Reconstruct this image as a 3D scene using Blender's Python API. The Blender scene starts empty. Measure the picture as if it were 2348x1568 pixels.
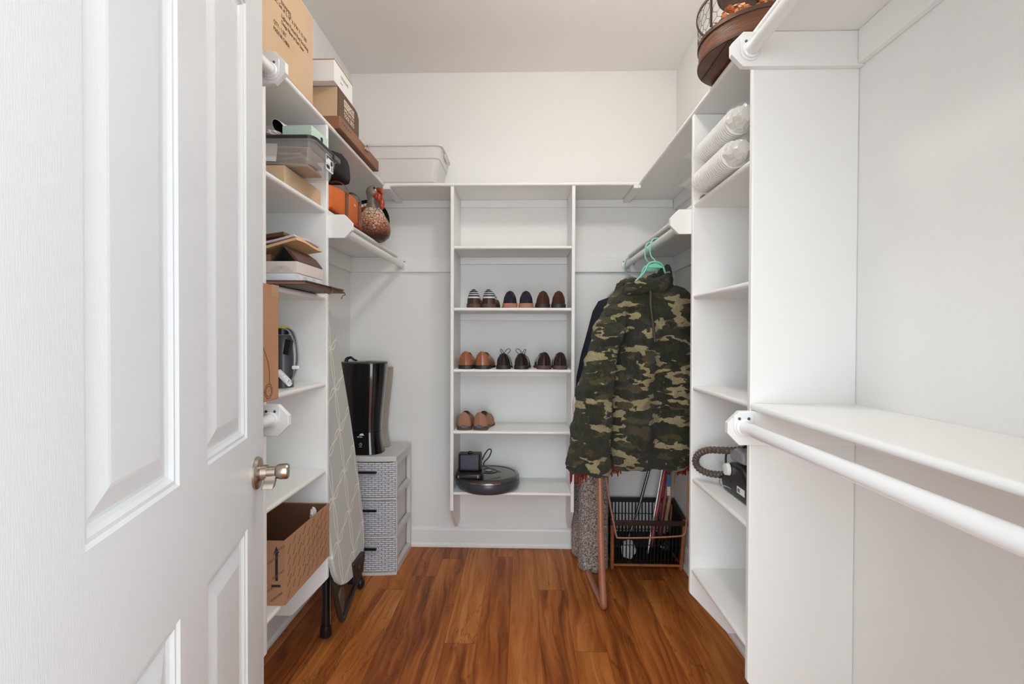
import bpy, bmesh, math, random
import numpy as np
from mathutils import Matrix, Vector, noise
random.seed(7)
PI = math.pi
S = bpy.context.scene
C = S.collection
# ---------------------------------------------------------------- camera (metres; camera stands in the doorway)
H = 1.222
F, YAW, PITCH, ROLL = 1109.5, 0.0243, 0.0116, 0.0034
cam_d = bpy.data.cameras.new('camera'); cam = bpy.data.objects.new('camera', cam_d); C.objects.link(cam)
cam_d.sensor_width = 36.0; cam_d.lens = F / 2348 * 36.0; cam_d.clip_start = 0.02
CM = (Matrix.Rotation(YAW, 4, 'Z') @ Matrix.Rotation(PI / 2 - PITCH, 4, 'X') @ Matrix.Rotation(ROLL, 4, 'Z'))
cam.matrix_world = Matrix.Translation((0, 0, H)) @ CM
S.camera = cam

def at(u, v, X=None, Y=None, Z=None):
    """the place where the sight line through photo point (u, v) meets a plane of the room"""
    d = CM.to_3x3() @ Vector(((u - 1174) / F, (784 - v) / F, -1))
    if X is not None: t = X / d.x
    elif Y is not None: t = Y / d.y
    else: t = (Z - H) / d.z
    return Vector((d.x * t, d.y * t, H + d.z * t))

# ---------------------------------------------------------------- colour management, world
S.view_settings.view_transform = 'Standard'; S.view_settings.look = 'None'
S.view_settings.gamma = 1.0; S.view_settings.use_curve_mapping = False
S.view_settings.exposure = 0.1
def lin(c):
    r = []
    for x in c[:3]:
        x /= 255.0
        r.append(x / 12.92 if x <= 0.04045 else ((x + 0.055) / 1.055) ** 2.4)
    return (*r, 1.0)
W = bpy.data.worlds.new('world'); S.world = W; W.use_nodes = True
# daylight of the room behind the camera: even, plus a lobe added straight behind to lift the back wall
_nt = W.node_tree; _bg = _nt.nodes['Background']; _bg.inputs[0].default_value = (0.86, 0.95, 1.0, 1)
_tc = _nt.nodes.new('ShaderNodeTexCoord'); _dp = _nt.nodes.new('ShaderNodeVectorMath'); _dp.operation = 'DOT_PRODUCT'; _dp.inputs[1].default_value = (0, -1, 0.1)
_nt.links.new(_tc.outputs['Generated'], _dp.inputs[0])
_mx = _nt.nodes.new('ShaderNodeMath'); _mx.operation = 'MAXIMUM'; _mx.inputs[1].default_value = 0; _nt.links.new(_dp.outputs['Value'], _mx.inputs[0])
_pw = _nt.nodes.new('ShaderNodeMath'); _pw.operation = 'POWER'; _pw.inputs[1].default_value = 5; _nt.links.new(_mx.outputs[0], _pw.inputs[0])
_ml = _nt.nodes.new('ShaderNodeMath'); _ml.operation = 'MULTIPLY_ADD'; _ml.inputs[1].default_value = 3.6; _ml.inputs[2].default_value = 2.65; _nt.links.new(_pw.outputs[0], _ml.inputs[0])
_nt.links.new(_ml.outputs[0], _bg.inputs[1])
LAMP = (0.18, 1.45)
LAMP_POWER = 62.0

# ---------------------------------------------------------------- materials
def new_mat(name):
    m = bpy.data.materials.new(name); m.use_nodes = True
    return m, m.node_tree, m.node_tree.nodes['Principled BSDF']
def N(nt, typ, **kw):
    n = nt.nodes.new(typ)
    for k, v in kw.items():
        if k in ('operation', 'blend_type', 'feature', 'distance', 'noise_dimensions', 'wave_type', 'bands_direction', 'data_type', 'interpolation', 'wave_profile', 'voronoi_dimensions'):
            setattr(n, k, v)
        else:
            n.inputs[k].default_value = v
    return n
def ramp(nt, stops, interp='LINEAR'):
    r = nt.nodes.new('ShaderNodeValToRGB'); r.color_ramp.interpolation = interp
    e = r.color_ramp.elements
    while len(e) > 1: e.remove(e[-1])
    e[0].position = stops[0][0]; e[0].color = stops[0][1]
    for p, c in stops[1:]:
        x = e.new(p); x.color = c
    return r
def objco(nt, scale=(1, 1, 1)):
    tc = nt.nodes.new('ShaderNodeTexCoord'); mp = nt.nodes.new('ShaderNodeMapping')
    mp.inputs['Scale'].default_value = scale
    nt.links.new(tc.outputs['Object'], mp.inputs['Vector'])
    return mp.outputs['Vector']
def mat(name, col, rough=0.5, metal=0.0, bump=0.0, bscale=200.0, var=0.0, vscale=8.0, spec=None, stretch=(1, 1, 1), coat=0.0, sheen=0.0, alpha=None, trans=0.0, emit=None):
    m, nt, b = new_mat(name)
    c = lin(col)
    b.inputs['Base Color'].default_value = c
    b.inputs['Roughness'].default_value = rough
    b.inputs['Metallic'].default_value = metal
    if spec is not None: b.inputs['Specular IOR Level'].default_value = spec
    if coat: b.inputs['Coat Weight'].default_value = coat; b.inputs['Coat Roughness'].default_value = 0.1
    if sheen: b.inputs['Sheen Weight'].default_value = sheen
    if alpha is not None: b.inputs['Alpha'].default_value = alpha
    if trans: b.inputs['Transmission Weight'].default_value = trans
    if emit: b.inputs['Emission Color'].default_value = (*emit[:3], 1); b.inputs['Emission Strength'].default_value = emit[3]
    if bump or var:
        v = objco(nt, stretch)
    if bump:
        n = N(nt, 'ShaderNodeTexNoise', Scale=bscale, Detail=3.0); nt.links.new(v, n.inputs['Vector'])
        bp = N(nt, 'ShaderNodeBump', Strength=bump, Distance=0.002); nt.links.new(n.outputs['Fac'], bp.inputs['Height'])
        nt.links.new(bp.outputs['Normal'], b.inputs['Normal'])
    if var:
        n2 = N(nt, 'ShaderNodeTexNoise', Scale=vscale, Detail=4.0); nt.links.new(v, n2.inputs['Vector'])
        lo = tuple(x * (1 - var) for x in c[:3]) + (1,); hi = tuple(min(1, x * (1 + var)) for x in c[:3]) + (1,)
        r = ramp(nt, [(0.3, lo), (0.7, hi)]); nt.links.new(n2.outputs['Fac'], r.inputs[0])
        nt.links.new(r.outputs[0], b.inputs['Base Color'])
    return m

M = {}
M['wall'] = mat('wall_paint', (237, 236, 233), 0.75, bump=0.12, bscale=260)
M['ceil'] = mat('ceiling_paint', (245, 242, 240), 0.85, bump=0.1, bscale=200)
M['trim'] = mat('trim_paint', (240, 239, 237), 0.35, bump=0.03, bscale=60)
M['shelf'] = mat('shelf_paint', (240, 239, 236), 0.38, bump=0.05, bscale=90)
M['door'] = mat('door_paint', (220, 221, 222), 0.36, bump=0.12, bscale=60, stretch=(14, 14, 1))
M['plastic_w'] = mat('white_plastic', (240, 240, 240), 0.22, coat=0.3)
M['nickel'] = mat('satin_nickel', (176, 164, 152), 0.28, 1.0)
M['screw'] = mat('screw_metal', (120, 120, 120), 0.35, 1.0)
M['black'] = mat('black_plastic', (22, 22, 23), 0.35)
M['blackgloss'] = mat('glossy_black_plastic', (14, 14, 15), 0.08, coat=0.6)
M['card'] = mat('tan_cardboard', (200, 170, 137), 0.85, bump=0.1, bscale=150, var=0.04)
M['cardk'] = mat('kraft_cardboard', (180, 134, 100), 0.85, bump=0.12, bscale=150, var=0.06)
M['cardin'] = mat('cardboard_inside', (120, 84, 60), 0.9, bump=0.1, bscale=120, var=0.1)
M['cardbrown'] = mat('printed_brown_card', (98, 70, 52), 0.6, var=0.05)
M['whitecard'] = mat('white_card', (238, 236, 234), 0.5)
M['ink'] = mat('brown_ink', (92, 62, 40), 0.8)
M['inkblack'] = mat('black_ink', (40, 42, 50), 0.8)
M['inkfaint'] = mat('faded_ink', (122, 88, 70), 0.8)
M['inkgrey'] = mat('grey_ink', (150, 146, 146), 0.8)
M['inkwhite'] = mat('cream_ink', (232, 218, 200), 0.7)
M['screen'] = mat('white_print', (235, 238, 240), 0.5)

def mat_floor():
    m, nt, b = new_mat('wood_plank_floor')
    L = nt.links.new
    tc = nt.nodes.new('ShaderNodeTexCoord'); sp = nt.nodes.new('ShaderNodeSeparateXYZ'); L(tc.outputs['Object'], sp.inputs[0])
    def mth(op, a, bb=None, c=None):
        n = nt.nodes.new('ShaderNodeMath'); n.operation = op
        for i, q in enumerate((a, bb, c)):
            if q is None: continue
            if isinstance(q, (int, float)): n.inputs[i].default_value = q
            else: L(q, n.inputs[i])
        return n.outputs[0]
    PW, PL = 0.128, 1.20
    xs = mth('DIVIDE', mth('ADD', sp.outputs[0], 5.048), PW)
    col = mth('FLOOR', xs); fx = mth('FRACT', xs)
    wn = nt.nodes.new('ShaderNodeTexWhiteNoise'); wn.noise_dimensions = '1D'; L(col, wn.inputs['W'])
    ys = mth('ADD', mth('DIVIDE', sp.outputs[1], PL), mth('MULTIPLY', wn.outputs['Value'], 7.31))
    row = mth('FLOOR', ys); fy = mth('FRACT', ys)
    cb = nt.nodes.new('ShaderNodeCombineXYZ'); L(col, cb.inputs[0]); L(row, cb.inputs[1])
    wn2 = nt.nodes.new('ShaderNodeTexWhiteNoise'); wn2.noise_dimensions = '3D'; L(cb.outputs[0], wn2.inputs['Vector'])
    rnd = wn2.outputs['Value']; rc = nt.nodes.new('ShaderNodeSeparateColor'); L(wn2.outputs['Color'], rc.inputs[0])
    # grain coordinates, shifted for every board
    gx = mth('ADD', sp.outputs[0], mth('MULTIPLY', rnd, 31.0)); gy = mth('ADD', sp.outputs[1], mth('MULTIPLY', rc.outputs[1], 17.0))
    g = nt.nodes.new('ShaderNodeCombineXYZ'); L(gx, g.inputs[0]); L(mth('MULTIPLY', gy, 0.16), g.inputs[1])
    warp = N(nt, 'ShaderNodeTexNoise', Scale=5.5, Detail=4.0); L(g.outputs[0], warp.inputs['Vector'])
    gx2 = mth('ADD', gx, mth('MULTIPLY', warp.outputs['Fac'], 0.22))
    g2 = nt.nodes.new('ShaderNodeCombineXYZ'); L(gx2, g2.inputs[0]); L(mth('MULTIPLY', gy, 0.035), g2.inputs[1])
    st = N(nt, 'ShaderNodeTexNoise', Scale=38.0, Detail=6.0, Roughness=0.62); L(g2.outputs[0], st.inputs['Vector'])
    big = N(nt, 'ShaderNodeTexNoise', Scale=11.0, Detail=3.0, Roughness=0.5); L(g.outputs[0], big.inputs['Vector'])
    tone = mth('ADD', mth('ADD', mth('MULTIPLY', st.outputs['Fac'], 0.78), mth('MULTIPLY', big.outputs['Fac'], 0.38)), mth('MULTIPLY', mth('SUBTRACT', rnd, 0.5), 0.16))
    r = ramp(nt, [(0.34, lin((86, 40, 15))), (0.48, lin((140, 73, 30))), (0.58, lin((170, 96, 42))), (0.68, lin((192, 118, 58))), (0.82, lin((212, 142, 80)))])
    L(tone, r.inputs[0])
    # thin dark figure lines on some boards
    vn = N(nt, 'ShaderNodeTexNoise', Scale=7.5, Detail=5.0, Roughness=0.6); L(g.outputs[0], vn.inputs['Vector'])
    ln_ = mth('ABSOLUTE', mth('SUBTRACT', vn.outputs['Fac'], 0.53))
    fig = mth('MULTIPLY', mth('LESS_THAN', ln_, 0.006), mth('GREATER_THAN', rc.outputs[2], 0.35))
    kn = N(nt, 'ShaderNodeTexNoise', Scale=60.0, Detail=4.0); L(g.outputs[0], kn.inputs['Vector'])
    fig = mth('MULTIPLY', fig, mth('GREATER_THAN', kn.outputs['Fac'], 0.44))
    mx = nt.nodes.new('ShaderNodeMixRGB'); mx.inputs[2].default_value = lin((58, 28, 15)); L(mth('MULTIPLY', fig, 0.42), mx.inputs[0]); L(r.outputs[0], mx.inputs[1])
    # joints
    jx = mth('MAXIMUM', mth('LESS_THAN', fx, 0.007), mth('GREATER_THAN', fx, 0.993)); jy = mth('LESS_THAN', fy, 0.0025)
    j = mth('MAXIMUM', jx, jy)
    mj = nt.nodes.new('ShaderNodeMixRGB'); mj.inputs[2].default_value = lin((60, 32, 18)); L(mth('MULTIPLY', j, 0.5), mj.inputs[0]); L(mx.outputs[0], mj.inputs[1])
    L(mj.outputs[0], b.inputs['Base Color'])
    b.inputs['Roughness'].default_value = 0.42
    b.inputs['Specular IOR Level'].default_value = 0.25
    bp = N(nt, 'ShaderNodeBump', Strength=0.12, Distance=0.001); L(st.outputs['Fac'], bp.inputs['Height']); L(bp.outputs['Normal'], b.inputs['Normal'])
    return m
M['floor'] = mat_floor()

# ---------------------------------------------------------------- mesh helpers
class MB:
    def __init__(s): s.v = []; s.f = []; s.mi = []; s.cur = 0
    def add(s, vs, fs):
        o = len(s.v); s.v += [tuple(p) for p in vs]
        for f in fs: s.f.append(tuple(i + o for i in f)); s.mi.append(s.cur)
        return s
    def box(s, x0, x1, y0, y1, z0, z1):
        if x0 > x1: x0, x1 = x1, x0
        return s.add([(x0, y0, z0), (x1, y0, z0), (x1, y1, z0), (x0, y1, z0), (x0, y0, z1), (x1, y0, z1), (x1, y1, z1), (x0, y1, z1)],
                     [(0, 3, 2, 1), (4, 5, 6, 7), (0, 1, 5, 4), (1, 2, 6, 5), (2, 3, 7, 6), (3, 0, 4, 7)])
    def obox(s, c, size, R):
        """oriented box: centre, full sizes, rotation matrix"""
        hx, hy, hz = [q / 2 for q in size]
        vs = [Vector(c) + R @ Vector((a * hx, b_ * hy, d * hz)) for d in (-1, 1) for a, b_ in ((-1, -1), (1, -1), (1, 1), (-1, 1))]
        return s.add(vs, [(0, 3, 2, 1), (4, 5, 6, 7), (0, 1, 5, 4), (1, 2, 6, 5), (2, 3, 7, 6), (3, 0, 4, 7)])
    def prism(s, poly, axis, a0, a1):
        def P(p, a):
            if axis == 'x': return (a, p[0], p[1])
            if axis == 'y': return (p[0], a, p[1])
            return (p[0], p[1], a)
        n = len(poly)
        vs = [P(p, a0) for p in poly] + [P(p, a1) for p in poly]
        fs = [tuple(range(n)), tuple(reversed(range(n, 2 * n)))] + [(i, i + n, (i + 1) % n + n, (i + 1) % n) for i in range(n)]
        return s.add(vs, fs)
    def loft(s, rings, caps=True, closed=True):
        n = len(rings[0]); vs = [p for r in rings for p in r]; fs = []
        for k in range(len(rings) - 1):
            for i in range(n if closed else n - 1):
                j = (i + 1) % n
                fs.append((k * n + i, k * n + j, (k + 1) * n + j, (k + 1) * n + i))
        if caps:
            fs.append(tuple(reversed(range(n)))); fs.append(tuple(range((len(rings) - 1) * n, len(rings) * n)))
        return s.add(vs, fs)
    def tube(s, pts, r, n=10, caps=True, closed=False):
        pts = [Vector(p) for p in pts]; m = len(pts)
        rr = r if isinstance(r, (list, tuple)) else [r] * m
        rings = []; up = None
        for i in range(m):
            if closed: d = pts[(i + 1) % m] - pts[i - 1]
            elif i == 0: d = pts[1] - pts[0]
            elif i == m - 1: d = pts[-1] - pts[-2]
            else: d = (pts[i + 1] - pts[i]).normalized() + (pts[i] - pts[i - 1]).normalized()
            d.normalize()
            if up is None:
                up = Vector((0, 0, 1)) if abs(d.z) < 0.9 else Vector((1, 0, 0))
            a = d.cross(up)
            if a.length < 1e-5: a = d.orthogonal()
            a.normalize(); b = a.cross(d).normalized(); up = b
            rings.append([pts[i] + (a * math.cos(2 * PI * k / n) + b * math.sin(2 * PI * k / n)) * rr[i] for k in range(n)])
        if closed: rings.append(rings[0]); return s.loft(rings, caps=False)
        return s.loft(rings, caps=caps)
    def lathe(s, prof, c=(0, 0, 0), n=32, axis='z', caps=True, sx=1, sy=1):
        rings = []
        for r, h in prof:
            ring = []
            for k in range(n):
                a = 2 * PI * k / n; x, y = r * math.cos(a) * sx, r * math.sin(a) * sy
                p = {'z': (x, y, h), 'y': (x, h, -y), 'x': (h, x, y)}[axis]
                ring.append((c[0] + p[0], c[1] + p[1], c[2] + p[2]))
            rings.append(ring)
        return s.loft(rings, caps=caps)
    def ellipsoid(s, c, r, R=None, n=20, m=12):
        vs = []; rings = []
        for i in range(m + 1):
            t = PI * i / m; t = min(max(t, 0.02), PI - 0.02)
            ring = []
            for k in range(n):
                a = 2 * PI * k / n
                p = Vector((r[0] * math.sin(t) * math.cos(a), r[1] * math.sin(t) * math.sin(a), -r[2] * math.cos(t)))
                if R: p = R @ p
                ring.append(Vector(c) + p)
            rings.append(ring)
        return s.loft(rings)
    def mapv(s, fn): s.v = [tuple(fn(Vector(p))) for p in s.v]; return s

ROOT = {}
def link(o, parent=None):
    C.objects.link(o)
    if parent is not None: o.parent = parent; ROOT[o.name] = ROOT.get(parent.name, Matrix())
def build(mb, name, m, parent=None, smooth=None, bevel=0.0, bseg=2, world=True, M4=None, fix=True):
    me = bpy.data.meshes.new(name)
    vs = mb.v
    if M4 is not None: vs = [tuple(M4 @ Vector(p)) for p in vs]
    if parent is not None and world:
        inv = ROOT.get(parent.name, Matrix()).inverted(); vs = [tuple(inv @ Vector(p)) for p in vs]
    me.from_pydata(vs, [], mb.f)
    ms = m if isinstance(m, (list, tuple)) else [m]
    for q in ms: me.materials.append(q)
    if len(ms) > 1: me.polygons.foreach_set('material_index', mb.mi)
    if fix:
        bm = bmesh.new(); bm.from_mesh(me); bmesh.ops.recalc_face_normals(bm, faces=bm.faces); bm.to_mesh(me); bm.free()
    if smooth is not None:
        me.polygons.foreach_set('use_smooth', [True] * len(me.polygons))
        me.set_sharp_from_angle(angle=math.radians(smooth))
    me.update()
    o = bpy.data.objects.new(name, me); link(o, parent)
    if bevel:
        b = o.modifiers.new('bevel', 'BEVEL'); b.width = bevel; b.segments = bseg; b.limit_method = 'ANGLE'; b.angle_limit = math.radians(40)
        b.harden_normals = False
    return o
def tag(o, label, cat, group=None):
    o['label'] = label; o['category'] = cat
    if group: o['group'] = group
    return o
def thing(name, label, cat, loc=(0, 0, 0), rz=0.0, group=None):
    o = bpy.data.objects.new(name, None); C.objects.link(o); o.empty_display_size = 0.05
    o.location = loc; o.rotation_euler = (0, 0, rz)
    ROOT[o.name] = Matrix.Translation(loc) @ Matrix.Rotation(rz, 4, 'Z')
    return tag(o, label, cat, group)
def struct(mb, name, m, **k):
    o = build(mb, name, m, **k); o['kind'] = 'structure'; return o
def text_mb(txt, size, extr=0.0003, align='LEFT'):
    cu = bpy.data.curves.new('t', 'FONT'); cu.body = txt; cu.size = size; cu.extrude = extr; cu.align_x = align; cu.resolution_u = 2
    o = bpy.data.objects.new('t', cu); C.objects.link(o)
    dg = bpy.context.evaluated_depsgraph_get(); me = bpy.data.meshes.new_from_object(o.evaluated_get(dg))
    mb = MB(); mb.add([v.co for v in me.vertices], [tuple(p.vertices) for p in me.polygons])
    bpy.data.objects.remove(o); bpy.data.curves.remove(cu); bpy.data.meshes.remove(me)
    return mb
def frame(o, xdir, ydir):
    x = Vector(xdir).normalized(); y = Vector(ydir); y = (y - x * y.dot(x)).normalized(); z = x.cross(y)
    m = Matrix((x, y, z)).transposed().to_4x4(); m.translation = Vector(o); return m
def letter(txt, size, o, xdir, ydir, m, parent, name='lettering', align='LEFT', sx=1.0):
    mb = text_mb(txt, size, align=align)
    return build(mb, name, m, parent, M4=frame(o, xdir, ydir) @ Matrix.Scale(sx, 4, (1, 0, 0)), fix=False)
def rrect(w, h, r, n=5, cx=0, cy=0):
    pts = []
    for sx, sy, a0 in ((1, 1, 0), (-1, 1, 90), (-1, -1, 180), (1, -1, 270)):
        for k in range(n + 1):
            a = math.radians(a0 + 90 * k / n)
            pts.append((cx + sx * (w / 2 - r) + r * math.cos(a), cy + sy * (h / 2 - r) + r * math.sin(a)))
    return pts
def smoothpts(pts, n=6, closed=False):
    P = [Vector(p) for p in pts]; out = []; m = len(P)
    for i in range(m if closed else m - 1):
        p0 = P[(i - 1) % m] if (closed or i > 0) else P[0]; p1 = P[i]; p2 = P[(i + 1) % m]
        p3 = P[(i + 2) % m] if (closed or i + 2 < m) else P[-1]
        for k in range(n):
            t = k / n
            out.append(0.5 * ((2 * p1) + (-p0 + p2) * t + (2 * p0 - 5 * p1 + 4 * p2 - p3) * t * t + (-p0 + 3 * p1 - 3 * p2 + p3) * t ** 3))
    if not closed: out.append(P[-1])
    return out

# ---------------------------------------------------------------- room shell
XL, XR, YB, ZC = -1.012, 0.866, 2.80, 2.741
YF0, YF1 = 0.20, 0.33             # the front wall, pierced by the doorway the camera stands in
struct(MB().box(XL - .1, XR + .1, -2.0, YB + .1, -0.05, 0), 'floor', M['floor'])
struct(MB().box(XL - .1, XR + .1, YF0, YB + .1, ZC, ZC + .1), 'ceiling', M['ceil'])
struct(MB().box(XL - .1, XL, YF0, YB + .1, 0, ZC), 'wall_left', M['wall'])
struct(MB().box(XR, XR + .1, YF0, YB + .1, 0, ZC), 'wall_right', M['wall'])
struct(MB().box(XL, XR, YB, YB + .1, 0, ZC), 'wall_back', M['wall'])
DX0, DX1, DZ = -0.40, 0.40, 2.06
struct(MB().box(XL, DX0, YF0, YF1, 0, ZC).box(DX1, XR, YF0, YF1, 0, ZC).box(DX0, DX1, YF0, YF1, DZ, ZC), 'wall_front', M['wall'])
cs = MB()
for y0, y1 in ((YF0 - .014, YF0), (YF1, YF1 + .014)):
    cs.box(DX1 + .004, DX1 + .062, y0, y1, 0, DZ + .06).box(DX0 - .062, DX0 - .004, y0, y1, 0, DZ + .06).box(DX0 - .004, DX1 + .004, y0, y1, DZ + .004, DZ + .06)
struct(cs, 'trim_1', M['trim'], bevel=.003)
BB = [(0, 0), (.022, 0), (.022, .012), (.016, .022), (.014, .024), (.014, .096), (.010, .104), (.006, .108), (0, .112)]
def baseboard(name, kind):
    mb = MB()
    if kind == 'back': mb.prism([(YB - a, z) for a, z in BB], 'x', XL + .0225, XR - .0225)
    if kind == 'left': mb.prism([(XL + a, z) for a, z in BB], 'y', YF1 + .015, YB)
    if kind == 'right': mb.prism([(XR - a, z) for a, z in BB], 'y', YF1 + .015, YB)
    struct(mb, name, M['trim'])
baseboard('baseboard_back', 'back'); baseboard('baseboard_left', 'left'); baseboard('baseboard_right', 'right')

# ---------------------------------------------------------------- ceiling lamp (above the frame)
lm = bpy.data.materials.new('lit_glass'); lm.use_nodes = True
bb = lm.node_tree.nodes['Principled BSDF']; bb.inputs['Base Color'].default_value = (1, 1, 1, 1)
bb.inputs['Emission Color'].default_value = (1.0, 0.965, 0.925, 1); bb.inputs['Emission Strength'].default_value = LAMP_POWER
t = thing('ceiling_light', 'round white globe ceiling light above the middle of the closet', 'ceiling light', (LAMP[0], LAMP[1], ZC))
build(MB().lathe([(0, ZC - .0005), (.065, ZC - .0005), (.06, ZC - .022), (.018, ZC - .026), (.018, ZC - .065), (.04, ZC - .07), (.04, ZC - .085), (0, ZC - .085)], (LAMP[0], LAMP[1], 0), 32, caps=False), 'base', M['nickel'], t, smooth=30)
build(MB().ellipsoid((LAMP[0], LAMP[1], ZC - .158), (.085, .085, .078), n=32, m=20), 'lamp_shade', lm, t, smooth=60)

# ---------------------------------------------------------------- door
vd = CM.to_3x3() @ Vector(((899 - 1174) / F, (784 - 771.5) / F, -1)); vd.z = 0; vd.normalize()
DW, DH, DT = 0.762, 2.03, 0.035
best = None
for k in range(400):
    ye = 0.9 + k * 0.001
    e = at(603, 772, Y=ye); h = Vector((e.x, e.y, 0)) - vd * DW
    d = CM.to_3x3().transposed() @ Vector((h.x, h.y, 0)); u = 1174 + F * d.x / -d.z if d.z < 0 else 1e9
    if best is None or abs(u + 50) < best[0]: best = (abs(u + 50), e, h)
hinge = best[2]
dn = Vector((vd.y, -vd.x, 0))                      # the visible face looks this way
def dloc(u, v):
    """point of the door face as (distance from hinge, height)"""
    d = CM.to_3x3() @ Vector(((u - 1174) / F, (784 - v) / F, -1)); o = Vector((0, 0, H))
    t_ = (hinge - o).dot(dn) / d.dot(dn); p = o + d * t_
    return (p - hinge).dot(vd), p.z
a0, z_up = dloc(567, 1004); a1, _ = dloc(476, 1064); a2, _ = dloc(412, 1109); a3, _ = dloc(195, 1262)
_, z_lo = dloc(567, 1213); _, z_top = dloc(567, 14)
DM = Matrix.Translation((hinge.x, hinge.y, 0)) @ frame((0, 0, 0), vd, (0, 0, 1)) # local x along door, y up, z towards -dn
if (frame((0, 0, 0), vd, (0, 0, 1)) @ Vector((0, 0, 1))).dot(dn) < 0: SGN = -1
else: SGN = 1
def door_face(mb, sgn, off):
    xs = [0, a3, a2, a1, a0, DW]; zs = [.01, .22, z_lo, z_up, z_top, DH]
    for i in range(5):
        for j in range(5):
            x0, x1, y0, y1 = xs[i], xs[i + 1], zs[j], zs[j + 1]
            if i in (1, 3) and j in (1, 3):
                prof = [(0, 0), (.004, -.0035), (.009, -.0035), (.013, -.008), (.018, -.0105), (.022, -.0105), (.046, -.0035), (.05, -.0028)]
                rings = [[(x0 + a, y0 + a, off + sgn * q), (x1 - a, y0 + a, off + sgn * q), (x1 - a, y1 - a, off + sgn * q), (x0 + a, y1 - a, off + sgn * q)] for a, q in prof]
                mb.loft(rings, caps=False); mb.add(rings[-1], [(0, 1, 2, 3)])
            else: mb.add([(x0, y0, off), (x1, y0, off), (x1, y1, off), (x0, y1, off)], [(0, 1, 2, 3)])
mb = MB(); door_face(mb, SGN, 0.0); door_face(mb, -SGN, -SGN * DT)
for x in (0, DW): mb.add([(x, .01, 0), (x, .01, -SGN * DT), (x, DH, -SGN * DT), (x, DH, 0)], [(0, 1, 2, 3)])
for z in (.01, DH): mb.add([(0, z, 0), (0, z, -SGN * DT), (DW, z, -SGN * DT), (DW, z, 0)], [(0, 1, 2, 3)])
door = build(mb, 'door_1', M['door'], M4=DM, fix=False); door['kind'] = 'structure'
door.data.transform(Matrix.Translation((-hinge.x, -hinge.y, 0))); door.location = (hinge.x, hinge.y, 0); ROOT[door.name] = Matrix.Translation((hinge.x, hinge.y, 0))
bm = bmesh.new(); bm.from_mesh(door.data); bmesh.ops.remove_doubles(bm, verts=bm.verts, dist=1e-5); bmesh.ops.recalc_face_normals(bm, faces=bm.faces); bm.to_mesh(door.data); bm.free()
# lever latch: rose, neck, short turned-back lever
hx, hz = dloc(587, 1084)
hb = MB().lathe([(.0, 0), (.034, 0), (.034, .004), (.031, .008), (.016, .0105), (.0155, .022), (.013, .0225), (.0, .0225)], (hx, hz, 0), 36, caps=False)
hb.v = [(x, y, SGN * z) for x, y, z in hb.v]
handle = build(hb, 'door_handle', M['nickel'], door, smooth=35, M4=DM)
kb = MB().lathe([(0, .0225), (.0115, .0225), (.0115, .038), (.0145, .041), (.016, .047), (.0165, .06), (.0145, .0635), (0, .0645)], (hx, hz, 0), 32, caps=False)
kb.v = [(x, y, SGN * z) for x, y, z in kb.v]
build(kb, 'knob', M['nickel'], handle, smooth=35, M4=DM)
lv = MB()
pr = smoothpts([(hx, hz - .006, .030), (hx - .004, hz - .014, .030), (hx - .010, hz - .022, .029), (hx - .012, hz - .031, .027)], 5)
rg = []
for p in pr:
    rg.append([(p.x - .010, p.y, SGN * (p.z - .012)), (p.x + .010, p.y, SGN * (p.z - .012)), (p.x + .010, p.y, SGN * (p.z + .010)), (p.x - .010, p.y, SGN * (p.z + .010))])
lv.loft(rg); build(lv, 'lever', M['nickel'], handle, smooth=50, bevel=.002, M4=DM)

# ---------------------------------------------------------------- shelving
T = 0.018
XLF, XRF = -0.7315, 0.593         # fronts of the side shelves
YD = 2.523                        # front of the back shelf
ZT = 2.023                        # top of the high shelf
LV = [1.695, 1.372, 1.049, 0.725, 0.403]
LN0, LN1, LF0, LF1 = 1.342, 1.360, 1.782, 1.800      # left tower: near panel, far panel
RN0, RN1, RF0, RF1 = 1.280, 1.298, 1.7226, 1.7406    # right tower
BX0, BX1, BX2, BX3 = -0.3845, -0.3665, 0.2475, 0.2655
SM = M['shelf']
def nose(front, back, zt, t=T):
    """profile of a shelf board, rounded at the front: list of (across, z)"""
    s = 1 if front > back else -1; r = t / 2
    pts = [(back, zt - t), (back, zt)]
    for k in range(7):
        a = math.radians(90 - 30 * k)
        pts.append((front - s * r + s * r * math.cos(a), zt - r + r * math.sin(a)))
    return pts
def board_y(mb, front, back, zt, y0, y1): mb.prism(nose(front, back, zt), 'y', y0, y1); return mb
def board_x(mb, front, back, zt, x0, x1): mb.prism(nose(front, back, zt), 'x', x0, x1); return mb
EPS = .0006
CL = .085
# high shelves
t = thing('wall_shelf', 'long high white shelf on the left wall, under the stacked boxes', 'shelf', (XL, 1.5, ZT))
build(board_y(MB(), XLF, XL + .0005, ZT, YF1 + .001, YB - .0005), 'board', SM, t, smooth=40)
build(MB().box(XL + .0005, XL + T, YF1 + .001, LN0 - .02, ZT - T - CL, ZT - T - EPS), 'cleat', SM, t, bevel=.0015)
build(MB().box(XL + .0005, XL + T, LF1 + .02, YB - .02, ZT - T - .0585, ZT - T - EPS), 'cleat', SM, t, bevel=.0015)
t = thing('wall_shelf', 'long high white shelf on the right wall, under the wire basket', 'shelf', (XR, 1.5, ZT))
build(board_y(MB(), XRF, XR - .0005, ZT, YF1 + .001, YB - .0005), 'board', SM, t, smooth=40)
build(MB().box(XR - .0005, XR - T, YF1 + .001, RN0 - .02, ZT - T - CL, ZT - T - EPS), 'cleat', SM, t, bevel=.0015)
build(MB().box(XR - .0005, XR - T, RF1 + .02, YB - .02, ZT - T - .0585, ZT - T - EPS), 'cleat', SM, t, bevel=.0015)
t = thing('wall_shelf', 'high white shelf across the back wall, over the shoe shelves', 'shelf', (0, YB, ZT))
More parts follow.
